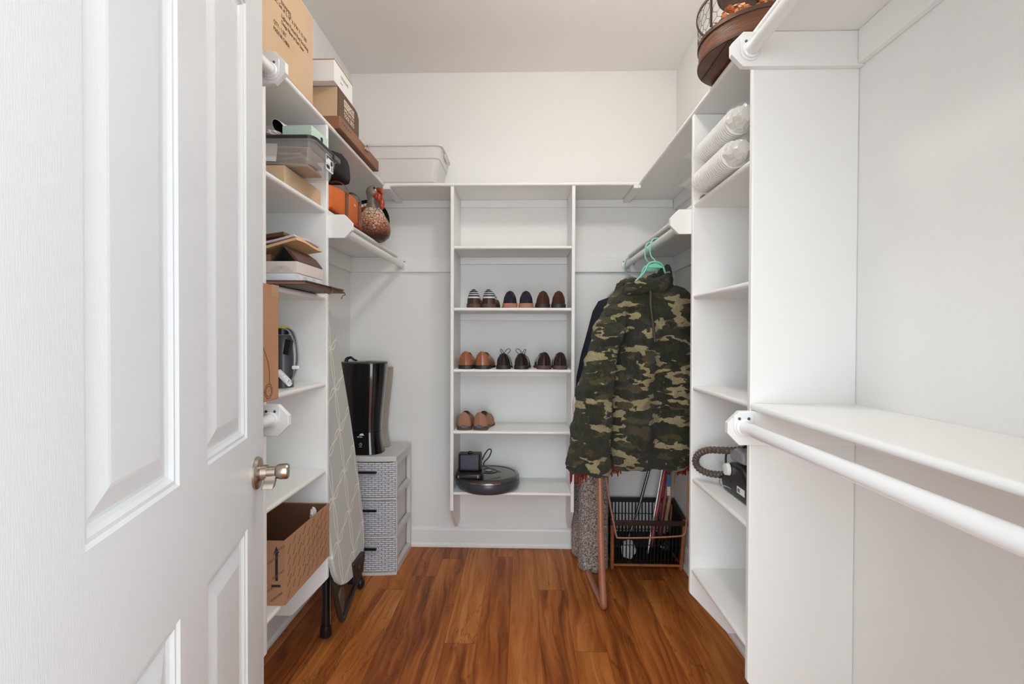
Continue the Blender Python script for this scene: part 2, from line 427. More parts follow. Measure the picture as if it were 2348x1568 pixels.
build(board_x(MB(), YD, YB - .0005, ZT, XLF + .0005, XRF - .0005), 'board', SM, t, smooth=40)
for x0, x1 in ((XL + T + .001, BX0 - EPS), (BX1 + EPS, BX2 - EPS), (BX3 + EPS, XR - T - .001)):
    build(MB().box(x0, x1, YB - .0005, YB - T, ZT - T - .0425, ZT - T - EPS), 'cleat', SM, t, bevel=.0015)
for u0, u1 in ((878, 894), (1453, 1469.5)):
    xa, xb = at(u0, 430, Y=YD - .006).x, at(u1, 430, Y=YD - .006).x
    build(MB().box(xa, xb, YD - .012, YB - T - EPS, ZT - 2 * T - .001, ZT - T - EPS), 'strut', SM, t, bevel=.003)

def side_panel(mb, front, wall, y0, y1, ztop):
    s = 1 if front > wall else -1
    zc, zb = .312, .170
    poly = [(wall - s * -.0005, ztop), (front - s * .003, ztop), (front, ztop - .001), (front, zc), (front - s * .135, zb), (wall + s * .0005, zb)]
    mb.prism(poly, 'y', y0, y1); return mb
def tower(name, label, wall, front, ys, levels):
    s = 1 if front > wall else -1
    t = thing(name, label, 'shelving', (wall + s * .14, (ys[0] + ys[3]) / 2, .17))
    for y0, y1 in ((ys[0], ys[1]), (ys[2], ys[3])):
        build(side_panel(MB(), front, wall, y0, y1, ZT - T - EPS), 'side_panel', SM, t, bevel=.003)
    for z in levels:
        build(board_y(MB(), front - s * .004, wall + s * .0005, z, ys[1] + EPS, ys[2] - EPS), 'shelf', SM, t, smooth=40)
        build(MB().box(wall + s * .0005, wall + s * T, ys[1] + EPS, ys[2] - EPS, z - T - .04, z - T - EPS), 'cleat', SM, t, bevel=.001)
    return t
tl = tower('shelving_tower', 'white built-in shelf tower on the left wall, filled with boxes and papers', XL, XLF, (LN0, LN1, LF0, LF1), LV)
tr = tower('shelving_tower', 'white built-in shelf tower on the right wall, beside the hanging camouflage pullover', XR, XRF, (RN0, RN1, RF0, RF1), LV)
# shoe tower on the back wall
t = thing('shoe_shelving', 'white shelf unit on the back wall holding rows of shoes', 'shelving', ((BX1 + BX2) / 2, YB, .15))
for x0, x1 in ((BX0, BX1), (BX2, BX3)):
    build(MB().prism([(YB - .0005, ZT - T - EPS), (YD + .003, ZT - T - EPS), (YD, ZT - T - .004), (YD, .305), (2.69, .156), (YB - .0005, .156)], 'x', x0, x1), 'side_panel', SM, t, bevel=.004)
for z in LV:
    build(board_x(MB(), YD + .003, YB - .0005, z, BX1 + EPS, BX2 - EPS), 'shelf', SM, t, smooth=40)
    if z > 0.5: build(MB().box(BX1 + EPS, BX2 - EPS, YB - .0005, YB - T, z - T - .04, z - T - EPS), 'cleat', SM, t, bevel=.001)

def end_cleat(wall, tip, y0, y1, ztop, parent, name='end_cleat', h=.088, c=.030):
    s = 1 if tip > wall else -1
    w = wall + s * .0005
    poly = [(w, ztop - h), (tip - s * c, ztop - h), (tip, ztop - h + c), (tip, ztop - c), (tip - s * c, ztop), (w, ztop)]
    build(MB().prism(poly, 'y', y0, y1), name, SM, parent, bevel=.0015)
def socket(mb, x, z, y, s):
    """rounded D plate with a collar; s = +1 faces +y, -1 faces -y"""
    poly = [(-.022, .034), (-.026, .030), (-.026, 0)] + [(-.026 * math.cos(math.radians(a)), -.026 * math.sin(math.radians(a))) for a in range(15, 166, 15)] + [(.026, 0), (.026, .030), (.022, .034)]
    mb.prism([(x + a, z + b) for a, b in poly], 'y', y, y + s * .004)
    mb.lathe([(0, 0), (.0215, 0), (.0215, s * .010), (.019, s * .012), (0, s * .012)], (x, y, z), 24, axis='y', caps=False)
def rod_thing(label, x, z, y0, y1, group=None, screws=True):
    t = thing('closet_rod', label, 'closet rod', (x, (y0 + y1) / 2, z))
    build(MB().lathe([(0, y0 + .013), (.0165, y0 + .013), (.0165, y1 - .013), (0, y1 - .013)], (x, 0, z), 24, axis='y', caps=False), 'rod', M['plastic_w'], t, smooth=40)
    for y, s in ((y0, 1), (y1, -1)):
        mb = MB(); socket(mb, x, z, y, s); so = build(mb, 'socket', M['plastic_w'], t, smooth=40, bevel=.0012)
        sc = MB()
        for dx in (-.012, .012): sc.lathe([(0, 0), (.004, 0), (.003, s * .002), (0, s * .0022)], (x + dx, y + s * .004, z + .022), 12, axis='y', caps=False)
        if screws: build(sc, 'screw', M['screw'], so, smooth=40)
    return t
# near bay cleats carry the rods that run towards the doorway
zU = ZT - T - EPS
end_cleat(XR, .530, RN0 - .018, RN0 - EPS, zU + .0, tr); end_cleat(XL, -.658, LN0 - .018, LN0 - EPS, zU, tl)
zl = LV[2] - T - EPS
end_cleat(XR, .528, RN0 - .018, RN0 - EPS, zl, tr); end_cleat(XL, -.652, LN0 - .018, LN0 - EPS, zl, tl)
zm = LV[0] - T - EPS
end_cleat(XL, -.6435, LF1 + EPS, LF1 + .018, zm, tl); end_cleat(XR, .5205, RF1 + EPS, RF1 + .018, zm, tr)
rod_thing('white rod under the high shelf at upper right, coming towards the doorway', .577, 1.955, YF1 + .001, RN0 - .0185)
rod_thing('white rod under the waist-high shelf at right, coming towards the doorway', .568, .990, YF1 + .001, RN0 - .0185)
rod_thing('white rod end under the high left shelf, beside the tall carton', -.700, 1.950, YF1 + .001, LN0 - .0185)
rod_thing('white rod end at lower left, above the door handle', -.700, .990, YF1 + .001, LN0 - .0185)
rod_thing('bare white rod at far left, beneath the turkey figurine', -.702, 1.628, LF1 + .0185, YB - T - EPS)
rod_thing('white rod at far right holding the mint green hangers', .579, 1.628, RF1 + .0185, YB - T - EPS)
# middle shelves
def mid_shelf(label, wall, front, z, y0, y1, back_cleat=None):
    s = 1 if front > wall else -1
    t = thing('wall_shelf', label, 'shelf', (wall, (y0 + y1) / 2, z))
    build(board_y(MB(), front, wall + s * .0005, z, y0 + EPS, y1 - EPS), 'board', SM, t, smooth=40)
    build(MB().box(wall + s * .0005, wall + s * T, y0 + .02, y1 - .02, z - T - CL, z - T - EPS), 'cleat', SM, t, bevel=.0015)
    if back_cleat: build(MB().box(back_cleat[0], back_cleat[1], YB - T, YB - .0005, z - T - CL, z - T - EPS), 'cleat', SM, t, bevel=.0015)
    return t
mid_shelf('white shelf at far left holding the orange bag and turkey figurine', XL, XLF, LV[0], LF1, YB, (XL + .001, BX0 - EPS))
mid_shelf('white shelf at far right above the hanging garments', XR, XRF, LV[0], RF1, YB, (BX3 + EPS, XR - .001))
mid_shelf('empty waist-high white shelf at right nearest the doorway', XR, XRF, LV[2], YF1, RN0)
mid_shelf('waist-high white shelf at left behind the door, under the kraft carton', XL, XLF, LV[2], YF1, LN0)
# ==== OBJECTS ====
def boxthing(name, label, cat, x0, x1, y0, y1, z0, z1, m, bevel=.0015, group=None):
    t = thing(name, label, cat, ((x0 + x1) / 2, (y0 + y1) / 2, z0), 0, group)
    build(MB().box(x0, x1, y0, y1, z0, z1), 'body', m, t, bevel=bevel)
    return t
def face_text(lines, x, y, z, size, m, parent, dy=1.25, name='lettering', slant=None, sx=1.0):
    """lines of writing on a face that looks towards +x, reading away from the doorway"""
    for k, (txt, off) in enumerate(lines):
        letter(txt, size, (x + .0004, y + off, z - k * size * dy), (0, 1, 0), (0, 0, 1), m, parent, name, sx=sx)
Z1, Z2, Z3, Z4, Z5 = LV
G = .0008
# ---------------------------------------------------------------- left high shelf
x1 = -.736
t = boxthing('cardboard_box', 'tall tan shipping carton with printed lines, nearest box on the high left shelf', 'box', -1.0, x1, 1.20, 1.676, ZT + G, 2.325, M['card'], .002)
def fit_text(txt, u0, v0, u1, h, X, m, parent):
    a, b_ = at(u0, v0, X=X), at(u1, 400, X=X); mb = text_mb(txt, 1.0)
    w = max(p[0] for p in mb.v); cap = .72
    build(mb, 'lettering', m, parent, M4=frame((X + .0004, a.y, a.z), (0, 1, 0), (0, 0, 1)) @ Matrix.Diagonal(((b_.y - a.y) / w, h / cap, 1, 1)), fix=False)
for a_ in (('ENAMEL', 644, 8, 669), ('DESC: Set of 2, 18" X 5"W X 15 LBS', 622, -10, 703), ('Lighted Potted Red Stocking', 645, 39, 707), ('Design Pillow w/ Red Timer', 645, 54, 697), ('QTY.: 1 SET', 627, 51, 657), ('MADE IN CHINA', 627, 67, 664)):
    fit_text(a_[0], a_[1], a_[2], a_[3], .0125, x1, M['ink'], t)
M['case'] = mat('brown_leatherette', (136, 96, 66), 0.55, bump=0.1, bscale=120, var=0.08)
t = boxthing('flat_case', 'flat brown case with a metal latch, lying under the tan and brown tool carton', 'case', -1.0, -.712, 1.862, 2.36, ZT + G, ZT + .0505, M['case'], .004)
p = at(838, 340, X=-.711)
la = build(MB().lathe([(0, 0), (.012, 0), (.011, .004), (.006, .006), (0, .006)], (-.711, p.y, p.z), 20, axis='x', caps=False), 'latch', M['nickel'], t, smooth=40)
build(MB().box(-.711, -.702, p.y + .012, p.y + .026, p.z - .008, p.z + .020), 'hasp', M['nickel'], t, bevel=.002)
hb = MB()
for k in range(5):
    hb.lathe([(0, 0), (.0035, 0), (.0035, .0006), (0, .0006)], (-.7118, 1.885 + k * .022, ZT + .030), 10, axis='x', caps=False)
build(hb, 'rivets', M['ink'], t)
zc = ZT + .0512
t = thing('product_box', 'tan carton with a dark brown printed front panel, lying under the white box', 'box', (-.86, 1.98, zc))
build(MB().box(-1.0, -.7275, 1.869, 2.098, zc, 2.187), 'body', M['card'], t, bevel=.001)
build(MB().prism([(1.871, zc + .0008), (2.100, zc + .0008), (2.108, zc + .006), (2.108, 2.166), (2.085, 2.187), (2.072, 2.187), (2.068, 2.190), (1.874, 2.190)], 'x', -.7265, -.724), 'printed_panel', M['cardbrown'], t)
build(MB().box(-.7238, -.7234, 1.934, 2.048, 2.142, 2.170), 'name_plate', M['inkwhite'], t)
def fit_face(txt, y0, y1, z, h, X, m):
    mb = text_mb(txt, 1.0); w = max(p[0] for p in mb.v)
    build(mb, 'lettering', m, t, M4=frame((X, y0, z), (0, 1, 0), (0, 0, 1)) @ Matrix.Diagonal(((y1 - y0) / w, h / .72, 1, 1)), fix=False)
fit_face('KITCHEN', 1.938, 2.044, 2.1455, .021, -.7232, M['cardbrown'])
fit_face('SPECIALTY', 1.934, 2.048, 2.124, .0125, -.7236, M['inkwhite'])
fit_face('TOOL SETS', 1.934, 2.048, 2.100, .019, -.7236, M['inkwhite'])

t = thing('product_box', 'white lidded box stacked on the brown printed carton', 'box', (-.86, 1.93, 2.191))
build(MB().box(-.99, -.724, 1.834, 2.029, 2.1915, 2.272), 'body', M['whitecard'], t, bevel=.001)
build(MB().box(-.992, -.7225, 1.832, 2.031, 2.2725, 2.2755), 'lid', M['card'], t, bevel=.0005)
letter('YITAHOME', .016, (-.7236, 1.90, 2.235), (0, 1, 0), (0, 0, 1), M['inkgrey'], t); letter('home', .010, (-.7236, 1.895, 2.214), (0, 1, 0), (0, 0, 1), M['inkgrey'], t)

# ---------------------------------------------------------------- storage bins
def clear_mat(name, col, alpha, rough=0.25):
    m, nt, b = new_mat(name); b.inputs['Base Color'].default_value = lin(col); b.inputs['Roughness'].default_value = rough
    b.inputs['Alpha'].default_value = alpha; b.inputs['Coat Weight'].default_value = 0.3
    return m
M['frost'] = clear_mat('frosted_plastic', (232, 228, 228), 0.72, 0.35)
M['clear'] = clear_mat('clear_plastic', (225, 218, 214), 0.20, 0.08)
M['film'] = clear_mat('plastic_film', (248, 248, 246), 0.07, 0.05)
def bin_mb(x0, x1, y0, y1, z0, z1, taper, th=.002, r=.03, rim=.008, rimh=.010):
    mb = MB(); cx, cy, w, d = (x0 + x1) / 2, (y0 + y1) / 2, x1 - x0, y1 - y0
    def ring(z, k, o=0): return [(a, b, z) for a, b in rrect(w - 2 * k + 2 * o, d - 2 * k + 2 * o, r, 6, cx, cy)]
    mb.loft([ring(z0, taper + .006), ring(z0 + .006, taper), ring(z0 + (z1 - z0) * .62, taper * .42), ring(z0 + (z1 - z0) * .64, taper * .25), ring(z1 - rimh, 0), ring(z1 - rimh, 0, rim), ring(z1, 0, rim), ring(z1, 0, -th), ring(z0 + .008, taper + th)])
    return mb
t = thing('storage_bin', 'empty frosted plastic storage bin on the high back shelf', 'storage bin', (-.69, 2.645, ZT + G))
build(bin_mb(-.95, -.432, 2.50, 2.785, ZT + G, 2.213, .030), 'bin_body', M['frost'], t, smooth=35)
hm = MB()
for k in range(5): hm.box(-.4305, -.4245, 2.66 + k * .004, 2.70 - k * .004, 2.165 + k * .006, 2.171 + k * .006)
build(MB().box(-.4315, -.425, 2.60, 2.70, 2.178, 2.203), 'handle', M['frost'], t, bevel=.003)
lb = MB()
for k in range(9): lb.add([(-.4485 + .0, 2.585 + .0, 2.06 + k * .010), (-.4485, 2.625, 2.06 + k * .010), (-.4480, 2.625, 2.063 + k * .010), (-.4480, 2.585, 2.063 + k * .010)], [(0, 1, 2, 3)])
# left tower, top compartment
boxthing('cardboard_box', 'small flat tan carton lying beneath the lidded clear bin', 'box', -1.0, -.750, 1.500, 1.772, Z1 + G, Z1 + .060, M['card'])
zb = Z1 + .061
t = thing('storage_bin', 'clear bin with a dark lid stuffed with papers, in the left shelf tower', 'storage bin', (-.84, 1.60, zb))
build(bin_mb(-1.0, -.660, 1.500, 1.700, zb, zb + .080, .014, .0015, .02, .005, .006), 'bin_body', M['clear'], t, smooth=35)
M['lid'] = mat('dark_grey_plastic', (52, 50, 52), 0.3)
lidm = MB()
lidm.loft([[(a, b, zb + .0805) for a, b in rrect(.352, .214, .028, 6, -.83, 1.60)], [(a, b, zb + .088) for a, b in rrect(.358, .220, .03, 6, -.83, 1.60)], [(a, b, zb + .091) for a, b in rrect(.350, .212, .026, 6, -.83, 1.60)], [(a, b, zb + .0895) for a, b in rrect(.33, .19, .02, 6, -.83, 1.60)]])
lid = build(lidm, 'lid', M['lid'], t, smooth=35)
build(MB().box(-.6565, -.6485, 1.645, 1.700, zb + .070, zb + .087), 'clip', M['lid'], t, bevel=.002)
lblx = -.6625
lbl = MB().prism([(a, b) for a, b in rrect(.060, .054, .004, 3, 1.636, zb + .050)], 'x', lblx, lblx + .001)
lo = build(lbl, 'sticker', M['screen'], t)
sk = MB()
sk.prism([(1.610, zb + .072), (1.660, zb + .072), (1.660, zb + .066), (1.616, zb + .066), (1.616, zb + .058), (1.610, zb + .058)], 'x', lblx + .001, lblx + .0014)
sk.prism([(a, b) for a, b in rrect(.018, .014, .006, 4, 1.652, zb + .054)], 'x', lblx + .001, lblx + .0014)
sk.prism([(a, b) for a, b in rrect(.028, .012, .005, 4, 1.622, zb + .036)], 'x', lblx + .001, lblx + .0014)
sk.box(lblx + .001, lblx + .0014, 1.607, 1.665, zb + .0455, zb + .0465)
for k in range(4): sk.box(lblx + .001, lblx + .0014, 1.648, 1.662, zb + .028 + k * .004, zb + .030 + k * .004)
build(sk, 'printing', M['inkblack'], lo)
def paper(name, label, cat, c, size, rot, m, waves=.002, n=10, thick=.001, seed=1, group=None, parent=None):
    """a slightly curled sheet with real thickness"""
    w, d = size; rnd = random.Random(seed); ph = rnd.random() * 6; mb = MB()
    E_ = Matrix.Translation(c) @ rot.to_4x4()
    for zoff in (0, thick):
        mb.v += [tuple(E_ @ Vector(((i / n - .5) * w, (j / n - .5) * d, zoff + waves * math.sin(ph + i * 5 / n + 3 * j / n) + waves * .7 * math.sin(ph * 2 + 7 * j / n)))) for i in range(n + 1) for j in range(n + 1)]
    N1 = (n + 1) * (n + 1)
    for i in range(n):
        for j in range(n):
            a = i * (n + 1) + j; q = (a, a + 1, a + n + 2, a + n + 1); mb.f.append(q); mb.f.append(tuple(reversed([k + N1 for k in q])))
    rim = [i * (n + 1) for i in range(n + 1)] + [n * (n + 1) + j for j in range(1, n + 1)] + [i * (n + 1) + n for i in range(n - 1, -1, -1)] + [j for j in range(n - 1, 0, -1)]
    for k in range(len(rim)):
        a, b = rim[k], rim[(k + 1) % len(rim)]; mb.f.append((a, b, b + N1, a + N1))
    mb.mi = [0] * len(mb.f)
    o = build(mb, name, m, parent, smooth=50)
    if label: tag(o, label, cat, group)
    return o
RX = lambda d: Matrix.Rotation(math.radians(d), 3, 'X'); RY = lambda d: Matrix.Rotation(math.radians(d), 3, 'Y'); RZ = lambda d: Matrix.Rotation(math.radians(d), 3, 'Z')
M['paperw'] = mat('white_paper', (226, 222, 220), 0.8); M['papert'] = mat('tan_paper', (182, 144, 112), 0.8, var=.08)
M['paperg'] = mat('grey_paper', (150, 132, 122), 0.8, var=.1); M['paperb'] = mat('brown_paper', (134, 98, 76), 0.8, var=.1)
bz = zb + .009
paper('envelope', 'tan padded envelope lying at the bottom of the clear bin', 'envelope', (-.80, 1.600, bz + .004), (.20, .13), RZ(4), M['papert'], .002, thick=.006, seed=2)
paper('paper_bag', 'folded brown paper bag in the middle of the clear bin', 'paper bag', (-.80, 1.60, bz + .020), (.20, .12), RZ(-5) @ RY(-2), M['paperb'], .003, thick=.008, seed=3)
paper('paper_bag', 'folded greyish paper bag on top inside the clear bin', 'paper bag', (-.82, 1.60, bz + .042), (.20, .12), RZ(3) @ RY(2), M['paperg'], .004, thick=.007, seed=4)
paper('paper_sheet', 'white sheet pressed upright against the near wall of the clear bin', 'paper', (-.86, 1.513, bz + .036), (.16, .058), RX(86) @ RZ(-2), M['paperw'], .001, thick=.001, seed=5)
paper('paper_sheet', 'creased brown sheet under the lid of the clear bin', 'paper', (-.80, 1.60, bz + .058), (.22, .13), RZ(2), M['papert'], .003, thick=.002, seed=6)
# on the bin's lid
zl2 = zb + .0915
M['mint'] = mat('mint_card', (188, 212, 196), 0.6, bump=.1, bscale=120)
t = thing('gift_box', 'small mint green box on the dark lid of the clear bin', 'box', (-.715, 1.59, zl2))
Rm = RZ(-3)
build(MB().obox((-.712, 1.565, zl2 + .0175), (.095, .11, .034), Rm), 'body', M['mint'], t, bevel=.001)
pf = MB().prism([(a, b) for a, b in rrect(.034, .014, .006, 4, 1.585, zl2 + .016)], 'x', -.6640, -.6634)
build(pf, 'printed_motif', M['inkblack'], t)
M['bubble'] = mat('crumpled_wrap', (214, 200, 194), .6, bump=.5, bscale=60)
t = thing('rolled_wrap', 'rolled pale sheet with a black lining, upright on the bin lid by the mint box', 'roll', (-.78, 1.60, zl2))
ax = (RY(-30) @ RX(0)) @ Vector((0, 0, 1))
mb = MB(); mi = MB()
pA, pB = Vector((-.782, 1.53, zl2 + .036)), Vector((-.752, 1.66, zl2 + .034))
Rr = RY(-34)
def ovr(c, a, b): return [tuple(c + Rr @ Vector((a * math.cos(2 * PI * k / 20), 0, b * math.sin(2 * PI * k / 20)))) for k in range(20)]
mb.loft([ovr(pB, .016, .033), ovr(pA, .016, .033), ovr(pA, .0145, .0315)], caps=False); build(mb, 'outer_sheet', M['bubble'], t, smooth=50)
mi.loft([ovr(pA + Vector((0, .001, 0)), .0144, .0314), ovr(pB, .0144, .0314)], caps=True); mi.f.pop(0 if False else -2); mi.mi.pop(); build(mi, 'lining', M['black'], t, smooth=50)
def crumple(name, label, cat, c, r, m, seed, parent=None, amp=.35, sub=4):
    bm = bmesh.new(); bmesh.ops.create_icosphere(bm, subdivisions=sub, radius=1)
    for v in bm.verts:
        d = noise.noise(v.co * 2.2 + Vector((seed, 0, 0))); d2 = noise.noise(v.co * 6 + Vector((0, seed, 0)))
        k = 1 + amp * d + amp * .35 * abs(d2); v.co = Vector((v.co.x * k * r[0], v.co.y * k * r[1], v.co.z * k * r[2]))
    zmin = min(v.co.z for v in bm.verts)
    mb = MB(); mb.add([tuple(v.co + Vector(c) - Vector((0, 0, zmin))) for v in bm.verts], [tuple(v.index for v in f.verts) for f in bm.faces]); bm.free()
    o = build(mb, name, m, parent, smooth=40)
    if label: tag(o, label, cat)
    return o
crumple('crumpled_paper', 'crumpled pinkish wrap lying in front of the rolled sheet on the bin lid', 'paper', (-.805, 1.545, zl2 + .0005), (.028, .03, .013), M['bubble'], 3)
paper('paper_bag', 'flattened brown paper bag at the left end of the bin lid', 'paper bag', (-.90, 1.59, zl2 + .006), (.14, .14), RZ(5), M['paperb'], .003, thick=.008, seed=8)
paper('envelope', 'tan envelope on top of the flattened bag on the bin lid', 'envelope', (-.90, 1.585, zl2 + .022), (.13, .12), RZ(-6), M['papert'], .002, thick=.005, seed=9)

# ---------------------------------------------------------------- left tower, second compartment: stacked papers
M['leath'] = mat('dark_brown_leather', (84, 56, 46), .5, bump=.15, bscale=150, var=.1)
M['leathr'] = mat('reddish_leather', (110, 66, 50), .5, bump=.15, bscale=150)
def slab(mb, corners, z0, z1):
    """board with four plan corners"""
    mb.add([(x, y, z0) for x, y in corners] + [(x, y, z1) for x, y in corners], [(0, 1, 2, 3), (7, 6, 5, 4), (0, 4, 5, 1), (1, 5, 6, 2), (2, 6, 7, 3), (3, 7, 4, 0)]); return mb
t = thing('portfolio', 'brown leather tie portfolio at the bottom of the paper stack, sticking out', 'portfolio', (-.82, 1.57, Z2 + G))
pc = [(-.985, 1.405), (-.645, 1.425), (-.642, 1.715), (-.985, 1.715)]
build(slab(MB(), pc, Z2 + G, Z2 + .0035), 'cover', M['leath'], t, bevel=.0008)
build(slab(MB(), [(a + .006 * (1 if a < -.8 else -1), b) for a, b in pc], Z2 + .0038, Z2 + .0105), 'pages', M['paperb'], t)
build(slab(MB(), pc, Z2 + .0108, Z2 + .0145), 'cover', M['leath'], t, bevel=.0008)
def shelfpt(u, v, x): return at(u, v, X=x)
tie = [Vector((-.640, 1.60, Z2 + .010)), Vector((-.632, 1.585, Z2 - .004)), Vector((-.634, 1.56, Z2 - .014)), Vector((-.636, 1.535, Z2 - .006)), Vector((-.640, 1.50, Z2 + .008))]
build(MB().tube(smoothpts(tie, 6), .0016, 8), 'tie_cord', M['leathr'], t, smooth=60)
build(MB().ellipsoid((-.636, 1.54, Z2 - .009), (.003, .005, .004)), 'knot', M['leathr'], t, smooth=60)
tie = [Vector((-.640, 1.60, Z2 + .012)), Vector((-.628, 1.66, Z2 + .004)), Vector((-.633, 1.70, Z2 - .004)), Vector((-.630, 1.668, Z2 - .012)), Vector((-.628, 1.655, Z2 - .022))]
build(MB().tube(smoothpts(tie, 6), .0016, 8), 'tie_cord', M['leathr'], t, smooth=60)
zz = Z2 + .0150
M['blush'] = mat('blush_card', (222, 208, 202), .6)
t = thing('shallow_box', 'pale box with a line-pattern band, on the leather portfolio', 'box', (-.83, 1.55, zz))
build(MB().box(-.99, -.688, 1.45, 1.640, zz, zz + .024), 'tray', M['screen'], t, bevel=.0008)
build(MB().box(-.992, -.686, 1.448, 1.642, zz + .0245, zz + .060), 'lid', M['blush'], t, bevel=.001)
ln = MB()
for g in range(4):
    for k in range(7):
        x_ = -.86 + g * .045 + k * .0042; h_ = .018
        dx = .018 if g % 2 else -.018
        ln.add([(x_, 1.4472, zz + .028), (x_ + .0008, 1.4472, zz + .028), (x_ + .0008 - dx, 1.4472, zz + .028 + h_), (x_ - dx, 1.4472, zz + .028 + h_)], [(0, 1, 2, 3)])
for g in range(6):
    for k in range(5):
        y_ = 1.456 + g * .030 + k * .004; dx = .014 if g % 2 else -.014
        ln.add([(-.6852, y_, zz + .005), (-.6852, y_ + .0007, zz + .005), (-.6852, y_ + .0007 + dx, zz + .020), (-.6852, y_ + dx, zz + .020)], [(0, 1, 2, 3)])
ln.v = [p if p[0] < -.686 else (-.6872, p[1], p[2]) for p in ln.v]
build(ln, 'line_pattern', M['inkgrey'], t)
z3 = zz + .0608
t = thing('folding_case', 'dark brown case standing open like a tent on the pale box', 'case', (-.74, 1.56, z3))
lf = Matrix
build(MB().prism([(-.778, z3), (-.772, z3), (-.7405, z3 + .047), (-.742, z3 + .052)], 'y', 1.475, 1.64), 'flap', M['black'], t, bevel=.0006)
build(MB().prism([(-.742, z3 + .052), (-.7395, z3 + .0465), (-.700, z3 + .0), (-.694, z3), (-.696, z3 + .008), (-.716, z3 + .034)], 'y', 1.475, 1.655), 'body', M['leath'], t, bevel=.001)
boxthing('small_box', 'little gold and brown box under the left edge of the manila envelope', 'box', -.83, -.785, 1.485, 1.55, z3, z3 + .026, M['paperb'])
M['manila'] = mat('manila_paper', (222, 178, 128), .75, bump=.2, bscale=40)
RT = RY(-12)
paper('envelope', 'bulging manila envelope resting on the tent-like case', 'envelope', (-.800, 1.575, z3 + .047), (.20, .19), RT, M['manila'], .003, thick=.008, seed=12)
M['lav'] = mat('bubble_wrap', (206, 190, 196), .35, bump=.9, bscale=120)
paper('bubble_mailer', 'pale lavender bubble mailer on the manila envelope', 'envelope', (-.806, 1.58, z3 + .0625), (.19, .185), RY(-12), M['lav'], .003, thick=.007, seed=13)
M['wood'] = mat('dark_stained_wood', (96, 64, 44), .5, bump=.2, bscale=60, var=.15, stretch=(1, 6, 1))
t = thing('picture_frame', 'small brown wooden frame on top of the paper stack', 'frame', (-.83, 1.57, z3 + .08))
R_ = RY(-8)
for dx, dy, w, d in ((0, -.06, .16, .014), (0, .06, .16, .014), (-.073, 0, .014, .106), (.073, 0, .014, .106)):
    build(MB().obox(Vector((-.835, 1.575, z3 + .0845)) + R_ @ Vector((dx, dy, 0)), (w, d, .012), R_), 'frame_rail', M['wood'], t, bevel=.001)
build(MB().obox(Vector((-.835, 1.575, z3 + .0825)), (.13, .105, .004), R_), 'back_panel', M['paperb'], t)

# ---------------------------------------------------------------- tall kraft carton on the near left waist-high shelf
t = boxthing('cardboard_box', 'tall kraft carton with rounded line drawing, standing right behind the door edge', 'box', -.98, -.667, 1.02, 1.302, Z3 + G, 1.357, M['cardk'], .003)
dr = MB()
c_ = at(616, 897, X=-.6665)
for rr_ in (1.0, .72):
    pts = [(-.6664, c_.y + .020 * rr_ * math.cos(math.radians(22.5 + 45 * k)), c_.z + .020 * rr_ * math.sin(math.radians(22.5 + 45 * k))) for k in range(8)]
    dr.tube(pts, .0006, 5, closed=True)
dr.tube([(-.6664, c_.y - .018, c_.z), (-.6664, c_.y - .06, c_.z - .002)], .0006, 5)
dr.tube(smoothpts([(-.6664, c_.y + .004, c_.z + .02), (-.6664, c_.y + .0, c_.z + .07), (-.6664, c_.y - .03, c_.z + .12)], 5), .0006, 5)
build(dr, 'line_drawing', M['ink'], t)
tp = MB().box(-.6668, -.6664, 1.262, 1.302, 1.325, 1.3572).box(-.72, -.6664, 1.25, 1.3024, 1.3572, 1.3576)
build(tp, 'packing_tape', M['papert'], t)

# ---------------------------------------------------------------- vacuum parts, third compartment
M['dgrey'] = mat('dark_grey_plastic_body', (70, 72, 76), .3); M['lgrey'] = mat('grey_rubber', (150, 152, 154), .4)
M['yellow'] = mat('yellow_plastic', (205, 200, 40), .4)
t = thing('garment_steamer', 'dark grey appliance with yellow cap and looped grey hose behind the kraft carton', 'appliance', (-.80, 1.60, Z3 + G))
build(MB().lathe([(0, Z3 + G), (.034, Z3 + G), (.034, Z3 + .10), (.030, Z3 + .17), (.026, Z3 + .175), (0, Z3 + .175)], (-.806, 1.60, 0), 24, caps=False), 'body', M['dgrey'], t, smooth=40)
build(MB().lathe([(0, Z3 + .176), (.022, Z3 + .176), (.022, Z3 + .196), (0, Z3 + .196)], (-.808, 1.60, 0), 24, caps=False), 'collar', M['black'], t, smooth=40)
build(MB().box(-.83, -.792, 1.575, 1.62, Z3 + .1965, Z3 + .204), 'cap', M['yellow'], t, bevel=.003)
build(MB().obox((-.776, 1.575, Z3 + .135), (.022, .012, .05), RY(12)), 'clip_attachment', M['black'], t, bevel=.002)
for k in range(3):
    o_ = k * .006
    pts = [(-.80, 1.585 + o_, Z3 + .198), (-.776 + o_ * .6, 1.585 + o_, Z3 + .185), (-.757 + o_ * .5, 1.59, Z3 + .13), (-.758 + o_ * .5, 1.59, Z3 + .07), (-.772, 1.59, Z3 + .02), (-.782, 1.585, Z3 + .006)]
    build(MB().tube(smoothpts(pts, 8), .0028, 8), 'hose', M['lgrey'] if k != 1 else M['dgrey'], t, smooth=60)
co = []
for k in range(90):
    a = k / 89; b_ = a * 9 * 2 * PI; c0 = Vector((-.795, 1.555, Z3 + .052)).lerp(Vector((-.757, 1.545, Z3 + .020)), a)
    co.append(c0 + Vector((.002 * math.cos(b_), .010 * math.cos(b_), .010 * math.sin(b_))))
build(MB().tube(co, .0028, 6), 'coiled_cord', M['plastic_w'], t, smooth=60)
build(MB().box(-.765, -.741, 1.575, 1.585, Z3 + .062, Z3 + .074), 'cord_clip', M['plastic_w'], t, bevel=.003)

